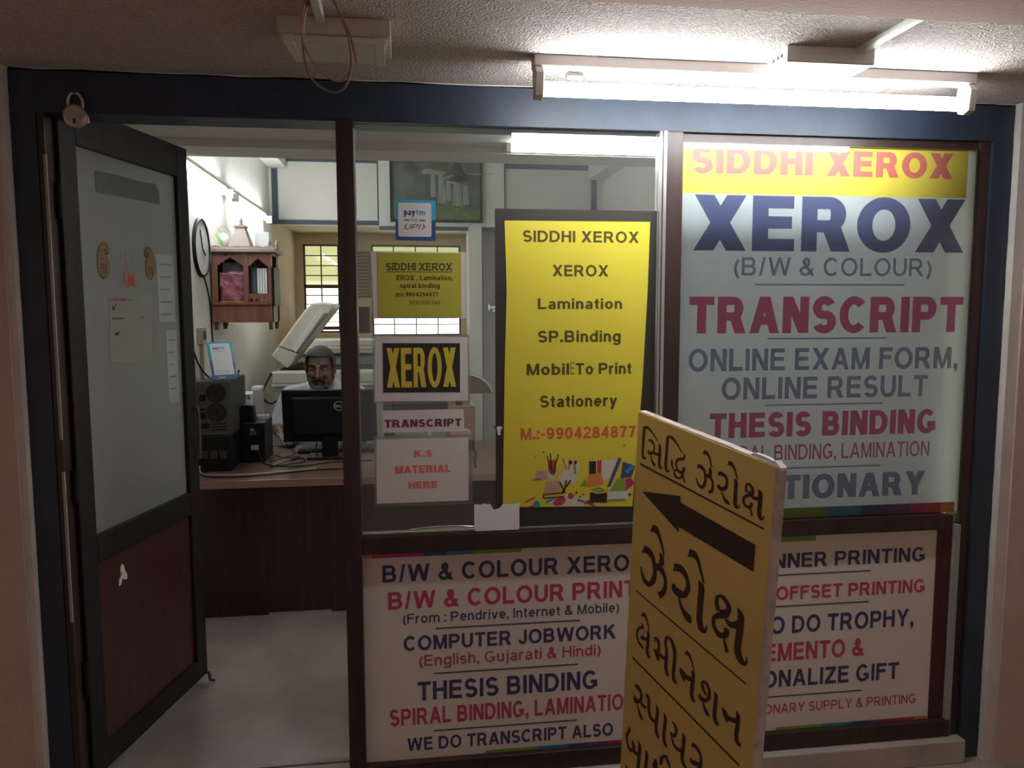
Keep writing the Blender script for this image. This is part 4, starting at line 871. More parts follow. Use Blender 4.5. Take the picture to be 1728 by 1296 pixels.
# ================================================================ the room behind the pane
S_ = 'white_wall'
struct('wall_shop_left', box(-.10, 0.0, .12, 4.40, FI - .1, 3.05), S_)
struct('wall_recess_left', box(-.10, 0.0, 4.40, 5.80, FI - .1, 3.05), 'cream_wall')
struct('wall_shop_right', box(2.80, 2.92, .12, 4.5, FI - .1, 3.05), S_)
struct('wall_shop_front', box(3.012, 3.30, .10, .16, FO, 3.05), S_)
struct('ceiling_shop', box(-.10, 2.92, .12, 4.42, 2.95, 3.05), 'in_ceiling')
struct('ceiling_entry', box(-.0, 2.80, .14, 1.0, 2.240, 2.36), 'in_ceiling')
struct('beam', box(0.0, 2.80, 1.0, 1.22, 2.206, 2.95), 'in_ceiling')
struct('wall_partition', box(0.0, 2.80, 4.30, 4.42, 2.235, 2.95), 'white_panel')
struct('trim_10', box(.885, 1.932, 4.27, 4.30, 2.228, 2.95), 'white_wall', label='white pier around the waterfall picture')
q = MB()
q.box(.025, .072, 4.285, 4.30, 2.235, 2.68).box(.072, .885, 4.285, 4.30, 2.235, 2.272).box(.05, .885, 4.285, 4.30, 2.742, 2.786).box(.872, .885, 4.284, 4.30, 2.27, 2.745)
q.box(1.932, 2.70, 4.285, 4.30, 2.722, 2.768).box(1.932, 1.942, 4.284, 4.30, 2.24, 2.722).box(2.69, 2.735, 4.285, 4.30, 2.24, 2.64).box(1.942, 2.69, 4.285, 4.30, 2.235, 2.272).box(.885, 1.932, 4.262, 4.28, 2.196, 2.228)
struct('trim_11', q, 'slate', label='slate blue bands round the loft panels')
struct('trim_12', box(.003, .145, 1.22, 4.28, 2.685, 2.80), 'white_panel', label='white boxed ledge along the top of the left wall')
struct('trim_13', box(2.66, 2.797, 1.22, 4.28, 2.64, 2.76), 'white_panel', label='white boxed ledge along the top of the right wall')
struct('wall_shop_back', box(1.737, 2.80, 4.42, 4.50, FI - .1, 2.235), 'grey_wall')
struct('column', box(1.626, 1.737, 4.25, 4.50, FI - .1, 2.228), 'white_panel')
d2 = thing('door_2', (2.2, 4.40, FI), 'plain pale grey inner door with a bar latch', None, kind='structure')
MB().box(1.76, 2.62, 4.392, 4.418, FI, 2.12).build('door_leaf', 'grey_wall', d2, bevel=.003)
q = MB(); q.box(1.80, 1.96, 4.368, 4.380, 1.545, 1.565).box(1.80, 1.815, 4.36, 4.392, 1.525, 1.585).box(1.90, 1.915, 4.372, 4.392, 1.54, 1.57).box(1.84, 1.90, 4.376, 4.392, 1.515, 1.535); q.build('latch', 'chrome', d2)
# recess with the windows
struct('ceiling_recess', box(-.1, 2.0, 4.42, 5.9, 2.30, 2.42), 'cream_wall')
struct('wall_recess_right', box(1.75, 1.85, 4.50, 5.85, FI - .1, 2.4), 'cream_wall')
q = MB()
q.box(-.10, .077, 5.80, 5.92, FI - .1, 2.4).box(.585, .755, 5.80, 5.92, FI - .1, 2.4).box(1.668, 1.86, 5.80, 5.92, FI - .1, 2.4).box(.077, .585, 5.80, 5.92, 2.192, 2.4).box(.077, .585, 5.80, 5.92, FI - .1, 1.30).box(.755, 1.668, 5.80, 5.92, 2.192, 2.4).box(.755, 1.668, 5.80, 5.92, FI - .1, 1.263)
struct('wall_back', q, 'cream_wall')
def barred(name, x0, x1, z0, z1, xs, zs, thick, label):
    w = thing(name, ((x0 + x1) / 2, 5.82, z0), label, None, kind='structure')
    f = MB(); t = .018
    f.box(x0, x0 + t, 5.80, 5.84, z0, z1).box(x1 - t, x1, 5.80, 5.84, z0, z1).box(x0, x1, 5.80, 5.84, z1 - t, z1).box(x0, x1, 5.80, 5.84, z0, z0 + t)
    for z in thick: f.box(x0, x1, 5.80, 5.84, z - .018, z + .018)
    f.build('window_frame', 'window_frame', w)
    for x in xs: MB().tube([(x, 5.82, z0), (x, 5.82, z1)], .007, 6).build('window_bar', 'window_frame', w)
    for z in zs: MB().tube([(x0, 5.82, z), (x1, 5.82, z)], .006, 6).build('window_bar', 'window_frame', w)
    MB().box(x0, x1, 5.845, 5.849, z0, z1).build('window_pane', 'glass', w)
barred('window_3', .077, .585, 1.30, 2.192, [.25, .42], [2.08, 1.98, 1.88, 1.68, 1.59, 1.50, 1.41], [1.77, 1.345], 'barred window behind the photocopier')
barred('window_4', .755, 1.668, 1.263, 2.192, [.98, 1.205, 1.43], [2.08, 1.97, 1.86, 1.60, 1.48, 1.38], [1.73], 'wide bright barred window behind the paper notices')
lv = thing('louvre_vent', (.67, 5.79, 1.66), 'reddish slatted vent between the two back windows', 'vent')
MB().box(.60, .745, 5.775, 5.80, 1.66, 2.12).build('vent_frame', 'louvre_red', lv)
q = MB()
for k in range(13): q.box(.612, .733, 5.762, 5.778, 1.675 + k * .034, 1.690 + k * .034)
q.build('slats', 'copier_dark', lv)
o = MB().box(.615, .738, 5.60, 5.76, 1.30, 1.56).build('box', 'dark_grey', None, bevel=.01); o.name = 'cardboard_box'; tag(o, 'dark grey box on the back ledge between the windows', 'box')
struct('sill_back', box(.0, 1.75, 5.50, 5.80, 1.24, 1.262).box(.59, .75, 5.5, 5.8, 1.262, 1.30), 'cream_wall')

# wall lights, beam light
for y0, y1, lab in ((1.36, 2.56, 'lit tube light on the left shop wall, nearer the door'), (2.74, 3.94, 'lit tube light on the left shop wall, farther above the shrine')):
    t = thing('tube_light', (.03, (y0 + y1) / 2, 2.21), lab, 'tube light', 'tube lights on the left shop wall')
    MB().box(.001, .032, y0 - .02, y1 + .02, 2.225, 2.275).build('batten', 'white_paint', t)
    MB().tube([(.055, y0, 2.225), (.055, y1, 2.225)], .016, 14).build('tube', 'tube_wall', t, smooth=True)
    for y in (y0 - .012, y1 + .012): MB().box(.032, .072, y - .012, y + .012, 2.208, 2.258).build('lamp_holder', 'white_paint', t)
t = thing('tube_light', (2.13, .97, 2.225), 'lit tube light on the beam inside, seen above the yellow poster', 'tube light')
MB().box(1.52, 2.74, .974, .999, 2.21, 2.238).build('batten', 'white_paint', t)
MB().tube([(1.535, .955, 2.226), (2.725, .955, 2.226)], .017, 14).build('tube', 'tube_beam', t, smooth=True)
for x in (1.525, 2.735): MB().box(x - .01, x + .01, .935, .974, 2.205, 2.245).build('lamp_holder', 'white_paint', t)

# framed waterfall picture on the pier
pa = thing('framed_painting', (1.36, 4.26, 2.26), 'dark framed picture of a waterfall high on the back partition', 'picture')
q = MB(); x0, x1, z0, z1 = .977, 1.743, 2.262, 2.795; f = .02
q.box(x0, x0 + f, 4.235, 4.27, z0, z1).box(x1 - f, x1, 4.235, 4.27, z0, z1).box(x0 + f, x1 - f, 4.235, 4.27, z0, z0 + f).box(x0 + f, x1 - f, 4.235, 4.27, z1 - f, z1); q.build('picture_frame', 'brown_dark', pa)
MB().box(x0 + f, x1 - f, 4.25, 4.268, z0 + f, z1 - f).build('canvas', 'painting', pa)
def falls(x, w0, w1, za, zb): return [(x - w0, za), (x + w0, za), (x + w1 + .01, zb), (x - w1, zb)]
for x, w0, w1, za, zb in ((1.33, .014, .02, 2.66, 2.47), (1.40, .02, .03, 2.66, 2.42), (1.455, .016, .022, 2.65, 2.44), (1.53, .024, .035, 2.60, 2.40), (1.60, .016, .022, 2.57, 2.41)):
    MB().prism(falls(x, w0, w1, za, zb), front(0), 4.2478, 4.2502).build('painted_waterfall', 'water', pa)
MB().prism([(x0 + f, z0 + f), (x1 - f, z0 + f), (x1 - f, 2.36), (1.5, 2.40), (1.3, 2.39), (x0 + f, 2.44)], front(0), 4.2484, 4.2504).build('painted_meadow', 'meadow', pa)

# ceiling fan
fn = thing('ceiling_fan', (1.463, 3.3, 2.95), 'small brown ceiling fan in front of the waterfall picture', 'ceiling fan')
MB().tube([(1.463, 3.3, 2.95), (1.463, 3.3, 2.60)], .011, 10).build('down_rod', 'fan_brown', fn)
MB().lathe([(.014, .20), (.022, .15), (.05, .075), (.068, .05)], (1.463, 3.3, 2.45), 24).build('canopy', 'fan_brown', fn, smooth=True)
MB().lathe([(.06, .06), (.085, .045), (.088, .02), (.07, 0), (.03, -.012), (.004, -.014)], (1.463, 3.3, 2.45), 24).build('motor', 'fan_brown', fn, smooth=True)
for a in (-12, 100, 205):
    mx = Matrix.Translation((1.463, 3.3, 2.497)) @ Matrix.Rotation(R(a), 4, 'Z') @ Matrix.Rotation(R(10), 4, 'X')
    q = MB(); q.prism([(.07, -.02), (.12, -.042), (.25, -.048), (.262, -.02), (.262, .02), (.25, .045), (.12, .036), (.07, .02)], lambda u, v, d: mx @ Vector((u, v, d)), 0, .004); q.build('blade', 'fan_blade', fn)

# wall clock and wall bits
ck = thing('wall_clock', (.0, 2.02, 1.87), 'round dark rimmed clock on the left shop wall beside the door leaf', 'clock')
mx = Matrix.Translation((.001, 2.015, 1.872)) @ Matrix.Rotation(R(90), 4, 'Y')
MB().lathe([(.156, 0), (.158, .012), (.153, .019), (.145, .017), (.144, .010), (.001, .010)], seg=40, mx=mx).build('rim', 'black_plastic', ck, smooth=False)
MB().lathe([(.144, .006), (.144, .0115), (.001, .0115)], seg=40, mx=mx).build('dial', 'clock_face', ck)
for a, l in ((60, .07), (200, .10)): MB().tube([mx @ Vector((0, 0, .014)), mx @ Vector((l * math.cos(R(a)), l * math.sin(R(a)), .014))], .003, 6).build('hand', 'ink_black', ck)
MB().tube(catmull([(.006, 2.06, 1.72), (.006, 2.12, 1.66), (.006, 2.17, 1.58), (.006, 2.19, 1.44), (.006, 2.20, 1.30)], 5), .004, 6).build('cord', 'black_matte', ck)
o = MB().tube(catmull([(.006, 1.62, 1.44), (.006, 1.75, 1.36), (.012, 1.88, 1.24), (.02, 2.07, 1.16)], 5), .005, 6).build('wall_cable', 'black_matte'); tag(o, 'black cable slanting down the left wall behind the payment stand', 'cable')
so = thing('socket_box', (.0, 1.93, 1.38), 'small cream switch box on the left wall behind the payment stand', 'switch box')
MB().box(.001, .028, 1.88, 1.98, 1.36, 1.45).build('body', 'tan', so, bevel=.004)
MB().box(.028, .031, 1.905, 1.955, 1.385, 1.43).build('switch', 'dark_grey', so)
MB().box(.001, .016, 1.925, 1.955, 1.16, 1.36).build('cable_trunking', 'tan', so)
pg = thing('plug_socket', (.0, 1.42, 1.56), 'wall socket with a black plug seen through the door glass', 'socket')
MB().box(.001, .02, 1.27, 1.36, 1.525, 1.60).build('faceplate', 'white_paint', pg, bevel=.003)
MB().tube([(.02, 1.33, 1.555), (.06, 1.34, 1.553), (.062, 1.50, 1.545), (.03, 1.60, 1.53)], [.016, .012, .006, .005], 8).build('plug', 'black_matte', pg)
# ================================================================ household shrine on the left wall
sh = thing('shrine_cabinet', (.17, 2.34, 1.43), 'carved wooden wall shrine with two arched openings on the left wall', 'shrine')
X0, X1, Y0, Y1, Z0, Z1 = .014, .335, 2.20, 2.47, 1.47, 1.862
MB().box(X0, X1, Y0 + .012, Y1, Z0, Z0 + .10).box(X0, X0 + .012, Y0 + .012, Y1, Z0, Z1).box(X0, X1, Y1 - .01, Y1, Z0, Z1).box(X0, X1, Y0 + .012, Y1, Z1 - .012, Z1).box(.198, .208, Y0 + .012, Y1 - .01, Z0 + .1, Z1).box(X1 - .012, X1, Y0 + .012, Y0 + .06, Z0, Z1).box(X1 - .012, X1, Y1 - .06, Y1, Z0, Z1).build('cabinet_body', 'teak', sh)
def arch(x0, x1, z0, z1):      # scalloped opening outline, counter-clockwise
    c = (x0 + x1) / 2; w = x1 - x0; s = z1 - .045
    return [(x0, z0), (x1, z0), (x1, s), (x1 - .10 * w, s + .004), (x1 - .16 * w, s + .016), (x1 - .26 * w, s + .018), (x1 - .31 * w, s + .030), (c + .10 * w, s + .034), (c, z1), (c - .10 * w, s + .034), (x0 + .31 * w, s + .030), (x0 + .26 * w, s + .018), (x0 + .16 * w, s + .016), (x0 + .10 * w, s + .004), (x0, s)]
def plate_with_holes(outer, holes, fn, d0, d1, name, m, parent):
    bm = bmesh.new(); edges = []
    for loop in [outer] + holes:
        vs = [bm.verts.new(fn(u, v, d0)) for u, v in loop]; edges += [bm.edges.new((vs[i], vs[(i + 1) % len(vs)])) for i in range(len(vs))]
    bmesh.ops.triangle_fill(bm, use_beauty=True, edges=edges)
    r = bmesh.ops.extrude_face_region(bm, geom=bm.faces[:])
    dv = Vector(fn(0, 0, d1)) - Vector(fn(0, 0, d0))
    bmesh.ops.translate(bm, vec=dv, verts=[g for g in r['geom'] if isinstance(g, bmesh.types.BMVert)])
    bmesh.ops.recalc_face_normals(bm, faces=bm.faces)
    me = bpy.data.meshes.new(name); bm.to_mesh(me); bm.free(); o = bpy.data.objects.new(name, me); COL.objects.link(o); me.materials.append(M[m]); o.parent = parent; o.matrix_parent_inverse = parent.matrix_world.inverted(); return o
dia = lambda cx, cz, r: [(cx - r, cz), (cx, cz - r), (cx + r, cz), (cx, cz + r)]
plate_with_holes([(X0, Z0), (X1, Z0), (X1, Z1), (X0, Z1)], [arch(.045, .186, 1.585, 1.835), arch(.214, .320, 1.632, 1.830)] + [dia(.225 + k * .028, 1.596, .010) for k in range(4)], front(0), Y0, Y0 + .012, 'front_panel', 'teak', sh)
q = MB()
q.box(X0 - .004, X1 + .03, Y0 - .025, Y1, Z1, Z1 + .022); q.build('cornice', 'teak_pale', sh, bevel=.003)
q = MB(); pts = [(X0, 0)]
n = 24
for i in range(n + 1): pts.append((X0 + (X1 + .02 - X0) * i / n, .008 + .007 * abs(math.sin(i * math.pi / 4))))
pts.append((X1 + .02, 0)); q.prism([(u, Z1 + .022 + v) for u, v in pts], front(0), Y0 - .012, Y0 - .004); q.build('cresting', 'teak_pale', sh)
for x in (X1 - .006, X1 + .024): MB().lathe([(.008, 0), (.009, .008), (.005, .014), (.009, .022), (.010, .03), (.006, .042), (.003, .05), (.001, .056)], (x, Y0 + .03 + (x - X1) * 2, Z1 + .022), 12).build('finial', 'teak_pale', sh, smooth=True)
q = MB(); a, b_, zb, zt = (.10, 2.23), (.222, 2.36), Z1 + .022, Z1 + .145
q.add([(.095, 2.23, zb), (.225, 2.23, zb), (.225, 2.38, zb), (.095, 2.38, zb), (.135, 2.27, zt), (.185, 2.27, zt), (.185, 2.34, zt), (.135, 2.34, zt)], [(0, 3, 2, 1), (4, 5, 6, 7), (0, 1, 5, 4), (1, 2, 6, 5), (2, 3, 7, 6), (3, 0, 4, 7)]); q.box(.128, .192, 2.262, 2.348, zt, zt + .012); q.build('spire', 'teak_pale', sh)
MB().lathe([(.014, 0), (.016, .006), (.008, .014), (.012, .022), (.013, .03), (.007, .04), (.003, .05), (.001, .062)], (.16, 2.305, zt + .012), 14).build('spire_finial', 'teak_pale', sh, smooth=True)
q = MB(); q.box(.200, .212, 2.194, Y0, 1.59, 1.86).box(X0, X1, 2.190, Y0, 1.57, 1.582).box(X0, X1, 2.192, Y0, Z0, Z0 + .008); q.build('moulding', 'teak', sh)
sd = MB().box(X1 + .004, X1 + .012, Y0 + .03, Y1 - .03, 1.565, 1.78).build('side_door', 'ink_black', sh); 
MB().lathe([(.004, 0), (.006, .006), (.002, .014)], (X1 + .008, Y0 + .10, 1.78), 8).build('knob', 'teak_dark', sd)
for x, y in ((X0 + .012, Y0 + .03), (X1 - .012, Y0 + .03), (X1 - .012, Y1 - .03), (X0 + .012, Y1 - .03)): MB().box(x - .010, x + .010, y - .010, y + .010, Z0 - .042, Z0).build('foot', 'teak', sh)
MB().box(.06, .085, Y0 + .02, Y0 + .05, Z0 - .02, Z0).build('bracket', 'teak_dark', sh)
q = MB()
for (cx, s) in ((.085, 1), (.135, -1)):
    q.tube(catmull([(cx - s * .018, Y0 - .001, 1.846), (cx - s * .006, Y0 - .001, 1.852), (cx + s * .004, Y0 - .001, 1.843), (cx + s * .016, Y0 - .001, 1.851), (cx + s * .02, Y0 - .001, 1.843)], 4), .003, 5)
q.build('scroll_carving', 'teak_dark', sh)
# things kept in and on the shrine
q = MB(); n = 12; vs = []; 
for i in range(n + 1):
    for k in range(9):
        u = k / 8; z = 1.588 + (1.752 - 1.588) * i / n
        vs.append((.05 + u * .132, 2.235 + .010 * math.sin(u * 9 + i * .6) + .004 * math.sin(i * 1.7), z - (0.006 * math.sin(u * 7) if i == n else 0)))
fs = [(i * 9 + k, i * 9 + k + 1, (i + 1) * 9 + k + 1, (i + 1) * 9 + k) for i in range(n) for k in range(8)]
q.add(vs, fs); cl = thing('shrine_cloth', (.116, 2.24, 1.572), 'crimson patterned cloth hung in the left arch of the shrine', 'cloth')
o = q.build('drape', 'cloth_red', cl, smooth=True); s_ = o.modifiers.new('thick', 'SOLIDIFY'); s_.thickness = .003
MB().box(.05, .182, 2.225, 2.25, 1.572, 1.590).build('gold_hem', 'cloth_gold', cl)
q = MB(); rnd = random.Random(4)
for k in range(16): q.ball((.054 + k * .0082, 2.228 + .002 * (k % 2), 1.748 + rnd.uniform(-.004, .004)), .003, 6, 4)
q.build('bead_edge', 'paper', cl)
o = MB().box(.05, .185, 2.30, 2.31, 1.572, 1.81).build('backing_card', 'copier_dark'); tag(o, 'pale backing card behind the crimson shrine cloth', 'card')
for k in range(4):
    x = .252 + k * .0142
    b_ = thing('booklet', (x + .006, 2.28, 1.572), ('white booklet upright in the right arch of the shrine, ' + ['leftmost of four', 'second from left', 'third from left', 'rightmost of four'][k]), 'book', 'white booklets in the shrine')
    MB().box(x, x + .0118, 2.24, 2.36, 1.572, 1.776).build('cover', 'white_box', b_, bevel=.001)
o = MB().box(.214, .248, 2.24, 2.36, 1.572, 1.79).build('dark_box', 'slate'); o.name = 'upright_box'; tag(o, 'dark blue upright box left of the white booklets in the shrine', 'box')
q = MB(); q.ball((.066, 2.28, Z1 + .068), (.034, .04, .046), 14, 10); gp = thing('plastic_packet', (.066, 2.28, Z1 + .022), 'clear packet with a green stripe on the left of the shrine top', 'packet')
q.build('packet_body', 'white_box', gp, smooth=True)
MB().tube(catmull([(.038, 2.246, Z1 + .105), (.052, 2.236, Z1 + .085), (.064, 2.233, Z1 + .06), (.07, 2.238, Z1 + .03)], 4), [.007] * 13, 8).build('green_stripe', 'leaf_green', gp, smooth=True)
MB().tube(catmull([(.066, 2.28, Z1 + .11), (.04, 2.28, Z1 + .135), (.075, 2.29, Z1 + .15), (.10, 2.29, Z1 + .12)], 4), .002, 5).build('tie_string', 'cable_tan', gp)
o = MB().box(.232, .312, 2.32, 2.43, Z1 + .022, Z1 + .125).build('white_box', 'white_box', None, bevel=.003); o.name = 'paper_box'; tag(o, 'white box on the right of the shrine top', 'box')
# ================================================================ desk and what stands on it
DZ = .733
dk = thing('counter_desk', (1.2, 1.85, FI), 'long dark reddish laminate counter desk across the shop', 'desk')
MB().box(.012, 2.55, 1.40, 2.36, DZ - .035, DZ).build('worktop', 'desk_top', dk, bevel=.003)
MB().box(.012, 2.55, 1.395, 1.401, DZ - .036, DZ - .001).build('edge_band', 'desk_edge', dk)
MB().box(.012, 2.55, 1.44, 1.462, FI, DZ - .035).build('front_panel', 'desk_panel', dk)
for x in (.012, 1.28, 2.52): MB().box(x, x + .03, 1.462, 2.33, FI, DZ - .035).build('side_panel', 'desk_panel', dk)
MB().box(.40, .70, 1.432, 1.441, FI, FI + .012).build('skirting_strip', 'alu', dk)

mo = thing('computer_monitor', (.66, 1.92, DZ), 'black computer monitor seen from behind on the counter', 'monitor')
tilt = Matrix.Translation((.668, 1.90, .965)) @ Matrix.Rotation(R(-4), 4, 'Z') @ Matrix.Rotation(R(6), 4, 'X')
MB().box(-.252, .252, .0, .03, -.143, .145, tilt).build('screen_shell', 'black_plastic', mo, bevel=.006)
MB().box(-.20, .20, -.022, .002, -.10, .11, tilt).build('rear_cover', 'black_matte', mo, bevel=.012)
MB().box(-.25, .25, .0295, .0315, -.135, .14, tilt).build('screen', 'dark_grey', mo)
lg = MB(); R0, Rr = .026, .0225
for i in range(32):
    a0, a1 = 2 * math.pi * i / 32, 2 * math.pi * (i + 1) / 32
    lg.add([tilt @ Vector((.055 + r * math.cos(a), -.0235, .062 + r * math.sin(a))) for r, a in ((R0, a0), (R0, a1), (Rr, a1), (Rr, a0))], [(0, 1, 2, 3)])
lg.build('logo_ring', 'fixture_grey', mo)['label'] = 'grey ring logo'
lettering('DELL', .036, .074, .055, .069, lambda u, v: tilt @ Vector((u, -.0236, v)), 'copier_dark', mo, 'black', label='grey logo letters')
MB().box(.622, .710, 1.905, 1.925, DZ + .01, .90).build('stand_neck', 'black_plastic', mo, bevel=.004)
MB().box(.545, .80, 1.86, 2.02, DZ, DZ + .014).build('stand_foot', 'black_plastic', mo, bevel=.005)
MB().tube([(.60, 1.89, .845), (.595, 1.885, .80), (.60, 1.89, .745)], .004, 6).build('power_cord', 'black_matte', mo)
kb = thing('keyboard', (.66, 2.12, DZ), 'black keyboard behind the monitor', 'keyboard')
MB().box(.47, .90, 2.06, 2.20, DZ, DZ + .018).build('case', 'black_plastic', kb, bevel=.004)
q = MB()
for r_ in range(5):
    for c_ in range(18): q.box(.48 + c_ * .0230, .499 + c_ * .0230, 2.07 + r_ * .025, 2.09 + r_ * .025, DZ + .018, DZ + .025)
q.build('keys', 'dark_grey', kb)
ms = thing('computer_mouse', (.405, 2.28, DZ), 'black computer mouse under the man’s hand', 'mouse')
MB().ball((.405, 2.285, DZ + .0165), (.031, .055, .016), 18, 12).build('mouse_shell', 'black_plastic', ms, smooth=True)
MB().tube([(.405, 2.245, DZ + .028), (.405, 2.262, DZ + .030)], .004, 8).build('scroll_wheel', 'alu', ms)
MB().tube(catmull([(.405, 2.235, DZ + .006), (.43, 2.18, DZ + .003), (.46, 2.05, DZ + .003), (.40, 1.92, DZ + .003), (.36, 1.84, DZ + .003)], 5), .0025, 5).build('cord', 'black_matte', ms)

# computer tower standing on a dark power unit, and a second black unit
pu = thing('power_unit', (.13, 1.84, DZ), 'black power unit on the counter under the grey computer tower', 'power unit')
MB().box(.04, .204, 1.63, 2.05, DZ, .912).build('case', 'black_plastic', pu, bevel=.005)
q = MB()
for k in range(3): q.box(.06 + k * .045, .095 + k * .045, 1.626, 1.631, .80, .84)
q.build('outlet', 'dark_grey', pu)
tw = thing('computer_tower', (.125, 1.85, .913), 'grey computer tower with its two round rear fans facing the door', 'computer')
MB().box(.048, .203, 1.652, 2.05, .9135, 1.186).build('case', 'dark_grey', tw, bevel=.003)
MB().box(.052, .199, 1.649, 1.653, .917, 1.182).build('rear_plate', 'case_grey', tw)
for cz in (1.128, 1.030):
    mx = Matrix.Translation((.140, 1.649, cz)) @ Matrix.Rotation(R(90), 4, 'X')
    MB().lathe([(.047, -.002), (.047, .004), (.040, .004), (.040, .001), (.001, .001)], seg=28, mx=mx).build('fan', 'black_matte', tw)
    q = MB()
    for k in range(5): q.tube([mx @ Vector(((.010 + .008 * k) * math.cos(t * math.pi / 10), (.010 + .008 * k) * math.sin(t * math.pi / 10), .0035)) for t in range(21)], .0012, 4, False)
    q.build('fan_grille', 'case_grey', tw)
q = MB(); q.box(.060, .088, 1.646, 1.650, 1.09, 1.12).box(.060, .085, 1.646, 1.650, 1.04, 1.05).box(.060, .085, 1.646, 1.650, 1.00, 1.03).box(.060, .10, 1.646, 1.650, .95, .975).box(.115, .185, 1.647, 1.650, .94, .945).box(.115, .185, 1.647, 1.650, .955, .96).box(.115, .185, 1.647, 1.650, .97, .975); q.build('rear_ports', 'black_matte', tw)
up_ = thing('black_box', (.27, 1.97, DZ), 'black boxy backup unit on the counter right of the computer tower', 'power unit')
up_.name = 'backup_unit'
MB().box(.206, .334, 1.85, 2.10, DZ, .944).build('case', 'black_plastic', up_, bevel=.005)
MB().box(.262, .278, 1.847, 1.851, .885, .915).box(.262, .300, 1.847, 1.851, .80, .825).build('rear_label', 'copier_dark', up_)
MB().box(.258, .29, 1.846, 1.851, .88, .905).build('socket', 'ink_maroon', up_)
cr = thing('card_reader', (.24, 1.92, .944), 'small black wedge shaped device on top of the backup unit', 'device')
mx = Matrix.Translation((.238, 1.915, .9445))
MB().prism([(-.035, 0), (.04, 0), (.034, .085), (-.02, .092), (-.035, .08)], lambda u, v, d: mx @ Vector((u, d, v)), -.035, .035).build('body', 'black_plastic', cr, bevel=.004)
MB().prism([(-.018, .0925), (.033, .0855), (.033, .088), (-.018, .095)], lambda u, v, d: mx @ Vector((u, d, v)), -.033, .033).build('screen', 'slate', cr)
tr = thing('tape_roll', (.30, 2.03, .944), 'roll of clear tape lying on the backup unit', 'tape roll')
MB().lathe([(.024, 0), (.034, 0), (.034, .018), (.024, .018), (.024, 0)], (.297, 2.03, .9445), 24).build('roll', 'acrylic', tr)
# payment stand with a tilted card, on the tower
py_ = thing('payment_stand', (.17, 1.70, 1.187), 'tilted blue and white payment stand on top of the computer tower', 'stand')
A0 = Vector((.128, 1.662, 1.190)); U = Vector((.100, .072, .0)); V = Vector((-.037, .0514, .19)); NN = U.cross(V).normalized()
if NN.y > 0: NN = -NN
W_, Hh = U.length, V.length; U.normalize(); V = (V - U * V.dot(U)); V.normalize()
def pc(u, v, d=0): p = A0 + U * u + V * v - NN * d; return (p.x, p.y, p.z)
def skew(u, v): return u, v
MB().prism(rrect(0, W_, 0, Hh, .010), pc, 0, .006).build('card_frame', 'pay_navy', py_)['label'] = 'navy lower frame'
MB().prism([(.001, Hh * .52), (W_ - .001, Hh * .46)] + [p for p in rrect(0, W_, 0, Hh, .010) if p[1] > Hh * .6], pc, -.0006, .005).build('card_frame', 'pay_cyan', py_)['label'] = 'cyan upper frame'
MB().prism(rrect(.010, W_ - .010, Hh * .13, Hh - .010, .004), pc, -.0014, .004).build('card_face', 'paper_white', py_)
pl = lambda u, v: Vector(pc(u, v, -.0018))
lettering('pay', .022, .052, Hh * .80, Hh * .875, pl, 'pay_navy', py_, 'black', label='navy half of the logo')
lettering('tm', .054, .082, Hh * .80, Hh * .875, pl, 'pay_cyan', py_, 'bold', label='cyan half of the logo')
rules(py_, lambda u, v: pc(u, v, -.0018), [(.024, .082, Hh * .745, .003), (.022, .04, Hh * .24, .003), (.046, .06, Hh * .24, .003), (.066, .084, Hh * .24, .003), (.022, .04, Hh * .19, .003), (.046, .06, Hh * .19, .003), (.066, .084, Hh * .19, .003)], 'ink_grey', 'printed_line')
lettering('paytm', .03, .062, Hh * .055, Hh * .085, lambda u, v: Vector(pc(u, v, -.0012)), 'paper_white', py_, 'bold', label='white logo letters')
bk = MB(); P0, P1, P2 = Vector(pc(.012, .012, .007)), Vector(pc(.012, Hh * .62, .007)), Vector((.100, 1.79, 1.1875)); P3, P4, P5 = Vector(pc(W_ - .012, .012, .007)), Vector(pc(W_ - .012, Hh * .62, .007)), Vector((.185, 1.80, 1.1875))
bk.add([P0, P1, P2, P3, P4, P5], [(0, 1, 2), (3, 5, 4), (0, 3, 4, 1), (1, 4, 5, 2), (0, 2, 5, 3)]); bk.build('stand_base', 'pay_navy', py_)
ad = thing('power_adapter', (.18, 1.95, 1.187), 'white power adapter with a black lead on top of the computer tower', 'adapter')
MB().box(.150, .186, 1.93, 1.97, 1.187, 1.222).build('body', 'white_paint', ad, bevel=.006)
MB().tube(catmull([(.186, 1.95, 1.21), (.197, 1.93, 1.222), (.198, 1.91, 1.205), (.195, 1.90, 1.193)], 4), .003, 6).build('cord', 'black_matte', ad)
fh = thing('file_box', (.20, 2.25, DZ), 'white paper file box with a dark clip behind the backup unit', 'file box')
MB().box(.150, .215, 2.17, 2.34, DZ, 1.065).build('box_shell', 'paper_white', fh, bevel=.004)
MB().box(.217, .252, 2.19, 2.33, DZ, 1.085).build('inner_folder', 'copier_dark', fh, bevel=.003)
MB().tube([(.165, 2.167, 1.03), (.165, 2.162, 1.055), (.20, 2.162, 1.06), (.20, 2.167, 1.035)], .004, 6).build('clip', 'ink_black', fh)
MB().box(.205, .262, 2.20, 2.30, 1.0855, 1.10).build('paper_stack', 'paper_white', fh)
def cable(name, lab, pts, r=.003, m='black_matte'):
    tag(MB().tube(catmull(pts, 6), r, 6).build(name, m, None, smooth=True), lab, 'cable')
z = DZ + .0035
cable('cable', 'pale cable curving along the front of the counter', [(.055, 1.62, z + .03), (.08, 1.56, z), (.17, 1.52, z), (.30, 1.52, z), (.46, 1.56, z), (.62, 1.63, z)], .0032, 'copier_dark')
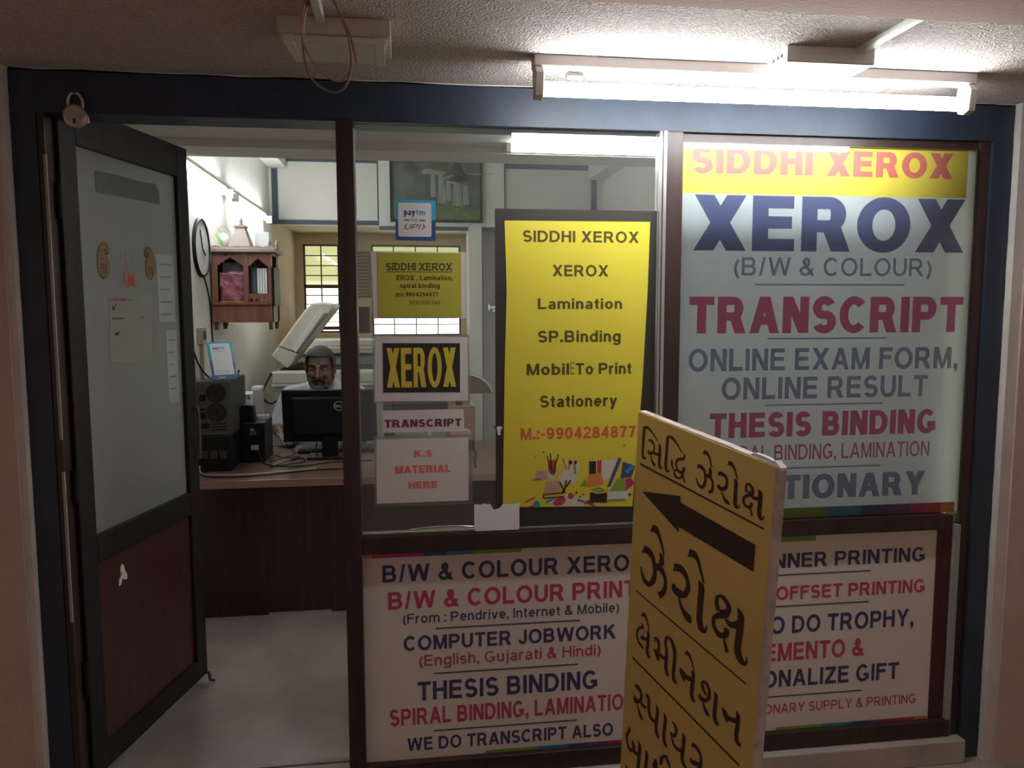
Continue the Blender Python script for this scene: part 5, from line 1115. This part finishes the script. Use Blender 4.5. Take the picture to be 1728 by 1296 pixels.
cable('cable', 'black cable along the counter nearest its front edge', [(.05, 1.60, z), (.12, 1.50, z), (.25, 1.47, z), (.42, 1.50, z), (.60, 1.58, z), (.78, 1.60, z)])
cable('cable', 'black cable looping in front of the monitor foot', [(.33, 1.80, z), (.40, 1.72, z), (.48, 1.74, z + .003), (.54, 1.82, z), (.52, 1.90, z), (.46, 1.86, z)])
cable('cable', 'black cable running from the backup unit to the monitor', [(.30, 1.84, z + .06), (.34, 1.79, z), (.44, 1.68, z + .004), (.55, 1.70, z), (.70, 1.78, z), (.90, 1.80, z)])
cable('cable', 'brown cable crossing the counter by the mouse', [(.36, 2.02, z), (.42, 1.94, z), (.50, 1.96, z), (.44, 1.78, z + .006), (.38, 1.66, z)], .0028, 'brown_dark')

# right end of the counter
so2 = thing('stapler', (1.43, 2.10, DZ), 'pink and black desk gadget right of the red maroon word notice', 'stapler')
so2.name = 'tape_dispenser'; so2['category'] = 'tape dispenser'; so2['label'] = 'pink and black tape dispenser on the counter, with a hanging black lead'
MB().box(1.34, 1.47, 2.04, 2.14, DZ + .0, DZ + .055).build('base', 'black_plastic', so2, bevel=.008)
MB().prism([(1.34, DZ + .055), (1.46, DZ + .055), (1.455, DZ + .10), (1.43, DZ + .115), (1.34, DZ + .118)], lambda u, v, d: (u, d, v), 2.05, 2.13).build('cover', 'pink_plastic', so2, bevel=.006)
MB().tube(catmull([(1.455, 2.03, DZ + .03), (1.465, 1.90, DZ + .004), (1.44, 1.70, DZ + .004), (1.43, 1.55, DZ + .004)], 5), .005, 6).build('lead', 'black_matte', so2)
fo = thing('red_folder', (1.36, 2.2, DZ), 'upright reddish folder behind the tape dispenser', 'folder'); fo.name = 'folder'
MB().box(1.36, 1.49, 2.22, 2.25, DZ, DZ + .235).build('cover', 'louvre_red', fo, bevel=.003)

# ================================================================ photocopiers
cp = thing('photocopier', (.55, 3.45, FI), 'beige photocopier with its thick lid propped open, behind the man', 'photocopier')
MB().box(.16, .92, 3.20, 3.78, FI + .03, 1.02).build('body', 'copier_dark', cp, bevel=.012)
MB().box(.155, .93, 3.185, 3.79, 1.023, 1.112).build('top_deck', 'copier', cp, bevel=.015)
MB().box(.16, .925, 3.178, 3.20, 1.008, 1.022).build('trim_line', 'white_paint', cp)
for x in (.25, .42, .80): MB().tube([(x, 3.183, 1.08), (x, 3.19, 1.08)], .006, 8).build('screw_cap', 'tan', cp)
MB().box(.20, .88, 3.30, 3.75, 1.112, 1.118).build('platen_glass', 'dark_grey', cp)
for x, y in ((.2, 3.25), (.86, 3.25), (.2, 3.72), (.86, 3.72)): MB().tube([(x, y, FI), (x, y, FI + .035)], .02, 10).build('castor', 'black_matte', cp)
q = [(.152, 1.216), (.262, 1.128), (.345, 1.24), (.590, 1.545), (.575, 1.578), (.52, 1.590), (.440, 1.585), (.395, 1.54)]
ld = MB().prism(q, lambda u, v, d: (u, d, v), 3.22, 3.70).build('lid', 'copier', cp, bevel=.012)
def ridge(P, d, name, m): MB().prism(P, lambda u, v, dd: (u, dd, v), 3.22 - d, 3.225).build(name, m, ld, bevel=.002)
ridge([(.298, 1.262), (.325, 1.242), (.528, 1.52), (.50, 1.545)], .012, 'side_rail', 'white_paint')
ridge([(.328, 1.238), (.332, 1.234), (.548, 1.512), (.544, 1.516)], .003, 'seam', 'dark_grey')
ridge([(.205, 1.285), (.212, 1.288), (.348, 1.238), (.342, 1.232)], .003, 'seam', 'dark_grey')
MB().prism([(.53, 1.575), (.592, 1.545), (.655, 1.552), (.66, 1.575), (.60, 1.572)], lambda u, v, d: (u, d, v), 3.25, 3.66).build('feed_tray', 'copier', cp, bevel=.004)
MB().prism([(.235, 1.112), (.42, 1.112), (.40, 1.14), (.35, 1.17), (.30, 1.15)], lambda u, v, d: (u, d, v), 3.30, 3.34).build('hinge', 'teak_dark', cp)
MB().tube(catmull([(.16, 3.19, 1.10), (.12, 3.16, 1.02), (.10, 3.14, .94), (.15, 3.16, .89), (.19, 3.17, .91)], 5), .006, 6).build('cord', 'black_matte', cp)
cb = thing('photocopier', (.72, 4.1, FI), 'second white photocopier with its lid shut, farther back under the barred window', 'photocopier')
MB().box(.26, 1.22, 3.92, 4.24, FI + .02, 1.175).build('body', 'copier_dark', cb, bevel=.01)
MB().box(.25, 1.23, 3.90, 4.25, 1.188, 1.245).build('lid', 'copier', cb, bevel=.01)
MB().box(.27, 1.0, 3.92, 4.24, 1.246, 1.30).build('document_feeder', 'white_panel', cb, bevel=.01)
MB().box(.26, 1.22, 3.905, 3.92, 1.176, 1.187).build('seam', 'dark_grey', cb)
for x in (.32, 1.16): MB().box(x - .03, x + .03, 3.95, 4.2, FI, FI + .02).build('foot', 'black_matte', cb)
pr = thing('printer_table', (1.2, 3.3, FI), 'low grey machine right of the open photocopier', 'printer'); pr.name = 'printer'
MB().box(.99, 1.38, 3.36, 3.80, FI, .79).build('body', 'copier_dark', pr, bevel=.01)
MB().box(.98, 1.39, 3.35, 3.81, .79, .90).build('top_cover', 'dark_grey', pr, bevel=.01)

# ================================================================ chairs
def office_chair(x, y, rz, lab, backz, arms=True, seat=.48, zb=.52):
    r = thing('office_chair', (x, y, FI), lab, 'chair'); T = Matrix.Translation((x, y, FI)) @ Matrix.Rotation(R(rz), 4, 'Z')
    MB().box(-.23, .23, -.23, .22, seat - .07, seat, T).build('seat', 'leather_brown', r, bevel=.03)
    pts = [(-.22, zb), (.22, zb)]
    n = 14
    for i in range(n + 1):
        a = math.pi * i / n; pts.append((.23 * math.cos(a), backz - .14 + .14 * math.sin(a)))
    MB().prism(pts, lambda u, v, d: T @ Vector((u, d + .05 * (v - .5), v)), .215, .265).build('backrest', 'leather_brown', r, bevel=.012)
    MB().tube([T @ Vector((.237 * math.cos(math.pi * i / n), .235 + .05 * (backz - .5), backz - .14 + .148 * math.sin(math.pi * i / n))) for i in range(n + 1)], .012, 8).build('chrome_rim', 'chrome', r, smooth=True)
    MB().tube([T @ Vector((0, .20, seat - .03)), T @ Vector((0, .27, seat + .02)), T @ Vector((0, .275 + .05 * (zb - .5), zb + .06))], .022, 8).build('back_support', 'black_matte', r)
    MB().tube([T @ Vector((0, 0, .08)), T @ Vector((0, 0, seat - .06))], .025, 12).build('column', 'black_matte', r)
    for k in range(5):
        a = 2 * math.pi * k / 5; leg_ = MB().tube([T @ Vector((0, 0, .10)), T @ Vector((.26 * math.cos(a), .26 * math.sin(a), .07))], [.022, .014], 8).build('leg', 'black_plastic', r)
        MB().ball(T @ Vector((.26 * math.cos(a), .26 * math.sin(a), .027)), .026, 10, 8).build('castor', 'black_matte', leg_)
    if arms:
        for s in (-1, 1): MB().tube(catmull([T @ Vector((s * .25, -.12, .45)), T @ Vector((s * .275, -.14, .60)), T @ Vector((s * .275, -.08, .67)), T @ Vector((s * .275, .10, .67)), T @ Vector((s * .26, .24, .64))], 4), .02, 8).build('armrest', 'tan', r, smooth=True)
    return r
office_chair(1.50, 2.93, 8, 'brown backed office chair with a chrome rim beyond the right end of the counter', 1.02, zb=.885)
office_chair(.575, 2.64, 0, 'brown office chair that the man sits on', .72, False, .425)
vc = thing('visitor_chair', (1.22, .50, FI), 'chrome framed visitor chair just inside the display pane', 'chair')
MB().box(1.02, 1.42, .34, .74, .44, .49).build('seat', 'black_matte', vc, bevel=.02)
n = 16; arc = [(1.215 + .215 * math.cos(math.pi * (1 - i / n)), .30, .735 + .045 * math.sin(math.pi * i / n)) for i in range(n + 1)]
MB().tube([(1.0, .32, .44), (1.0, .305, .66)] + arc + [(1.43, .305, .66), (1.43, .32, .44)], .0065, 10).build('back_frame', 'chrome', vc, smooth=True)
MB().prism([(1.02, .53), (1.41, .53), (1.41, .64), (1.02, .64)], front(0), .306, .325).build('backrest', 'black_matte', vc, bevel=.006)
for x, y in ((1.01, .34), (1.42, .34), (1.02, .74), (1.41, .74)): MB().tube([(x, y, .45), (x, y + (.02 if y > .5 else -.02), FI)], .011, 10).build('leg', 'chrome', vc)

# ================================================================ the man at the counter
def capsule(mb, pts, r, seg=14):
    mb.tube(pts, r, seg)
    rr = r if isinstance(r, (list, tuple)) else [r] * len(pts)
    for p, q in zip(pts, rr): mb.ball(p, q, 12, 8)
def remesh(mb, name, m, parent, voxel, smooth=6):
    me = bpy.data.meshes.new(name); me.from_pydata(mb.v, [], mb.f); o = bpy.data.objects.new(name, me); COL.objects.link(o)
    bm = bmesh.new(); bm.from_mesh(me); bmesh.ops.recalc_face_normals(bm, faces=bm.faces); bm.to_mesh(me); bm.free()
    a = o.modifiers.new('r', 'REMESH'); a.mode = 'VOXEL'; a.voxel_size = voxel
    b = o.modifiers.new('s', 'SMOOTH'); b.factor = .5; b.iterations = smooth
    dg = bpy.context.evaluated_depsgraph_get(); dg.update(); new = bpy.data.meshes.new_from_object(o.evaluated_get(dg)); o.modifiers.clear(); o.data = new; bpy.data.meshes.remove(me)
    new.materials.clear(); new.materials.append(M[m] if isinstance(m, str) else m); new.name = name
    for p in new.polygons: p.use_smooth = True
    if parent is not None: o.parent = parent; o.matrix_parent_inverse = parent.matrix_world.inverted()
    return o
HC = Vector((.567, 2.46, 1.188)); HT = Matrix.Translation(HC) @ Matrix.Rotation(R(9), 4, 'X') @ Matrix.Rotation(R(-3), 4, 'Z') @ Matrix.Diagonal((1.07, 1.0, 1.0, 1.0))
def hd(x, y, z): return HT @ Vector((x, y, z))
bd_ = MB()
# head: cranium, face wedge, jaw, nose, brow, cheeks, ears, lips
bd_.ball(hd(0, .012, .035), (.076, .096, .090), 24, 16, None)
bd_.ball(hd(0, -.018, -.02), (.066, .072, .088), 20, 14)
bd_.ball(hd(0, -.034, -.072), (.048, .050, .046), 18, 12)
bd_.ball(hd(0, -.068, -.098), (.024, .020, .020), 12, 8)
bd_.ball(hd(0, .022, -.028), (.079, .072, .072), 20, 14)
for s in (-1, 1):
    bd_.ball(hd(s * .036, -.060, -.028), (.026, .028, .026), 12, 8)
    bd_.ball(hd(s * .048, -.012, -.080), (.020, .040, .032), 12, 8)
    bd_.ball(hd(s * .079, .010, -.008), (.010, .020, .034), 12, 8, Matrix.Rotation(R(s * -16), 4, 'Z'))
    bd_.tube([hd(s * .010, -.084, .027), hd(s * .030, -.084, .032), hd(s * .054, -.066, .024)], [.010, .011, .009], 10)
    bd_.ball(hd(s * .013, -.092, -.036), (.010, .011, .009), 10, 7)
capsule(bd_, [hd(0, -.086, .022), hd(0, -.098, -.008), hd(0, -.108, -.032)], [.010, .012, .014], 12)
bd_.tube([hd(-.024, -.078, -.066), hd(0, -.090, -.063), hd(.024, -.078, -.066)], [.005, .008, .005], 8)
bd_.tube([hd(-.020, -.077, -.076), hd(0, -.088, -.077), hd(.020, -.077, -.076)], [.005, .009, .005], 8)
# neck, trunk, legs
capsule(bd_, [hd(0, .030, -.05), (.570, 2.535, 1.09), (.572, 2.575, 1.03)], [.056, .058, .068], 18)
bd_.ball((.574, 2.585, .955), (.185, .105, .125), 24, 14); bd_.ball((.575, 2.59, .78), (.165, .115, .17), 24, 14); bd_.ball((.575, 2.60, .61), (.172, .125, .10), 24, 14)
SH = {-1: Vector((.372, 2.58, 1.000)), 1: Vector((.778, 2.58, 1.000))}
EL = {-1: Vector((.290, 2.55, .81)), 1: Vector((.85, 2.49, .81))}
WR = {-1: Vector((.338, 2.385, .790)), 1: Vector((.79, 2.27, .795))}
for s in (-1, 1):
    capsule(bd_, [Vector((.574 + s * .09, 2.585, 1.02)), SH[s], (SH[s] + EL[s]) / 2, EL[s]], [.062, .058, .047, .040])
    capsule(bd_, [EL[s], (EL[s] * .6 + WR[s] * .4), WR[s]], [.040, .038, .026])
    hipp = Vector((.575 + s * .09, 2.60, .585)); kn = Vector((.575 + s * .14, 2.20, .57)); an = Vector((.575 + s * .13, 2.22, .13))
    capsule(bd_, [hipp, (hipp + kn) / 2, kn], [.085, .074, .056]); capsule(bd_, [kn, (kn * .65 + an * .35), an], [.056, .052, .036]); capsule(bd_, [an, Vector((an.x, 2.16, .09)), Vector((an.x, 2.06, .085))], [.036, .034, .028])
# right hand over the mouse, left hand on the keyboard: palm, four fingers and a thumb each
def hand(base, fwd, side, up, curl):
    f, sd_, u = Vector(fwd).normalized(), Vector(side).normalized(), Vector(up).normalized()
    P = lambda a, b, c: base + f * a + sd_ * b + u * c
    for b in (-.026, -.009, .009, .026): capsule(bd_, [P(.0, b * .75, 0), P(.05, b, .006), P(.080, b * 1.05, .004)], [.015, .015, .012], 10)
    for b, L in ((-.030, .062), (-.0105, .074), (.010, .068), (.029, .052)):
        capsule(bd_, [P(.080, b * 1.05, .004), P(.080 + L * .45, b * 1.15, .004 - curl * .3), P(.080 + L * .78, b * 1.18, -.006 - curl * .7), P(.080 + L, b * 1.18, -.014 - curl)], [.0095, .0088, .0082, .0072], 10)
    capsule(bd_, [P(.015, -.028, -.004), P(.042, -.046, -.010), P(.066, -.052, -.016), P(.088, -.048, -.022)], [.013, .0105, .0095, .008], 10)
hand(WR[-1], (.42, -.90, -.08), (-.90, -.42, 0), (0, 0, 1), .004)
hand(WR[1], (-.35, -.93, -.05), (.93, -.35, 0), (0, 0, 1), .006)
man = remesh(bd_, 'person', 'skin', None, .0046, 5)
tag(man, 'grey haired man with moustache and beard in a pale shirt seated behind the monitor', 'person')
# hair: a cap over the crown and sides, kept off the face
def shell(test, grow, name, m):
    q = MB(); S = 44; Rn = 30; vs = []; keep = []
    for i in range(Rn + 1):
        a = -math.pi / 2 + math.pi * i / Rn
        for k in range(S):
            b_ = 2 * math.pi * k / S; vs.append(Vector(((.076 + grow) * math.cos(a) * math.cos(b_), (.096 + grow) * math.cos(a) * math.sin(b_), (.090 + grow) * math.sin(a))))
    fs = []
    for i in range(Rn):
        for k in range(S):
            f = (i * S + k, i * S + (k + 1) % S, (i + 1) * S + (k + 1) % S, (i + 1) * S + k); c = sum((vs[j] for j in f), Vector()) / 4
            if test(c): fs.append(f)
    q.add([HT @ (p + Vector((0, .012, .035))) for p in vs], fs); o = q.build(name, m, man, smooth=True)
    sm = o.modifiers.new('thick', 'SOLIDIFY'); sm.thickness = .010; sm.offset = 0
    return o
shell(lambda c: c.z > (.040 if c.y < -.045 else (-.01 - .55 * (c.y + .045) if c.y < .06 else -.075)) - .25 * min(0, 0) and not (c.y < -.035 and abs(c.x) < .06 and c.z < .052), .006, 'hair', 'hair_grey')
q = MB(); q.tube(catmull([hd(-.034, -.074, -.064), hd(-.022, -.090, -.054), hd(-.006, -.099, -.049), hd(.006, -.099, -.049), hd(.022, -.090, -.054), hd(.034, -.074, -.064)], 4), [.005] + [.009] * 19 + [.005], 8); q.build('moustache', 'hair_dark', man, smooth=True)
q = MB(); q.tube(catmull([hd(-.036, -.070, -.064), hd(-.038, -.068, -.082), hd(-.024, -.078, -.100), hd(0, -.086, -.108), hd(.024, -.078, -.100), hd(.038, -.068, -.082), hd(.036, -.070, -.064)], 4), .009, 8); q.ball(hd(0, -.084, -.100), (.020, .010, .014), 12, 8)
for s in (-1, 1): q.tube(catmull([hd(s * .034, -.062, -.098), hd(s * .054, -.032, -.098), hd(s * .068, .0, -.072), hd(s * .073, .008, -.04)], 4), .009, 8)
q.build('beard', 'hair_beard', man, smooth=True)
for s in (-1, 1):
    MB().tube(catmull([hd(s * .014, -.093, .034), hd(s * .034, -.092, .040), hd(s * .056, -.074, .032)], 4), [.0045] * 8 + [.003], 8).build('eyebrow', 'hair_dark', man, smooth=True)
    e_ = MB().ball(hd(s * .030, -.0735, .008), (.0125, .010, .007), 14, 10).build('eye', 'eye_white', man, smooth=True)
    MB().ball(hd(s * .030, -.0818, .007), (.0052, .0026, .0050), 10, 8).build('iris', 'ink_black', e_, smooth=True)
# shirt: trunk and half sleeves, with collar; trousers; shoes
sb = MB()
sb.ball((.574, 2.585, .955), (.200, .120, .135), 24, 14); sb.ball((.575, 2.59, .78), (.182, .130, .18), 24, 14); sb.ball((.575, 2.60, .62), (.188, .138, .10), 24, 14)
for s in (-1, 1):
    capsule(sb, [Vector((.574 + s * .065, 2.585, 1.040)), Vector((.574 + s * .12, 2.585, 1.020)), SH[s]], [.058, .066, .068])
    sb.tube([SH[s], (SH[s] + EL[s]) / 2, EL[s] * .92 + SH[s] * .08], [.068, .064, .062], 18); sb.ball(SH[s], .068, 14, 10)
sb.tube([EL[-1] * .9 + SH[-1] * .1, EL[-1] + Vector((.012, -.035, -.006))], [.060, .056], 18)
sh_ = remesh(sb, 'shirt', 'shirt', man, .007, 4)
for s in (-1, 1):
    q = MB(); c0 = [(.572 + s * .060, 2.62, 1.118), (.572 + s * .080, 2.55, 1.112), (.572 + s * .062, 2.490, 1.085), (.572 + s * .014, 2.465, 1.040)]
    lowr = [(.572 + s * .092, 2.63, 1.085), (.572 + s * .118, 2.55, 1.072), (.572 + s * .108, 2.470, 1.040), (.572 + s * .040, 2.448, .998)]
    A_, B_ = catmull(c0, 4), catmull(lowr, 4); vs = []
    for a, b_ in zip(A_, B_): vs += [a, b_]
    q.add(vs, [(2 * i, 2 * i + 1, 2 * i + 3, 2 * i + 2) for i in range(len(A_) - 1)]); o = q.build('collar', 'shirt', sh_, smooth=True); m_ = o.modifiers.new('thick', 'SOLIDIFY'); m_.thickness = .006
tb = MB()
for s in (-1, 1):
    hipp = Vector((.575 + s * .09, 2.60, .585)); kn = Vector((.575 + s * .14, 2.20, .57)); an = Vector((.575 + s * .13, 2.22, .16))
    capsule(tb, [hipp, (hipp + kn) / 2, kn], [.094, .084, .066]); capsule(tb, [kn, (kn * .65 + an * .35)], [.066, .063]); tb.tube([kn * .65 + an * .35, an], [.063, .056], 16)
tb.ball((.575, 2.61, .585), (.178, .128, .085), 22, 12)
remesh(tb, 'trousers', 'trousers', man, .008, 4)
for s in (-1, 1):
    q = MB(); capsule(q, [Vector((.575 + s * .13, 2.23, .10)), Vector((.575 + s * .13, 2.13, .092)), Vector((.575 + s * .13, 2.04, .088))], [.042, .042, .036]); remesh(q, 'shoe', 'black_matte', man, .007, 3)
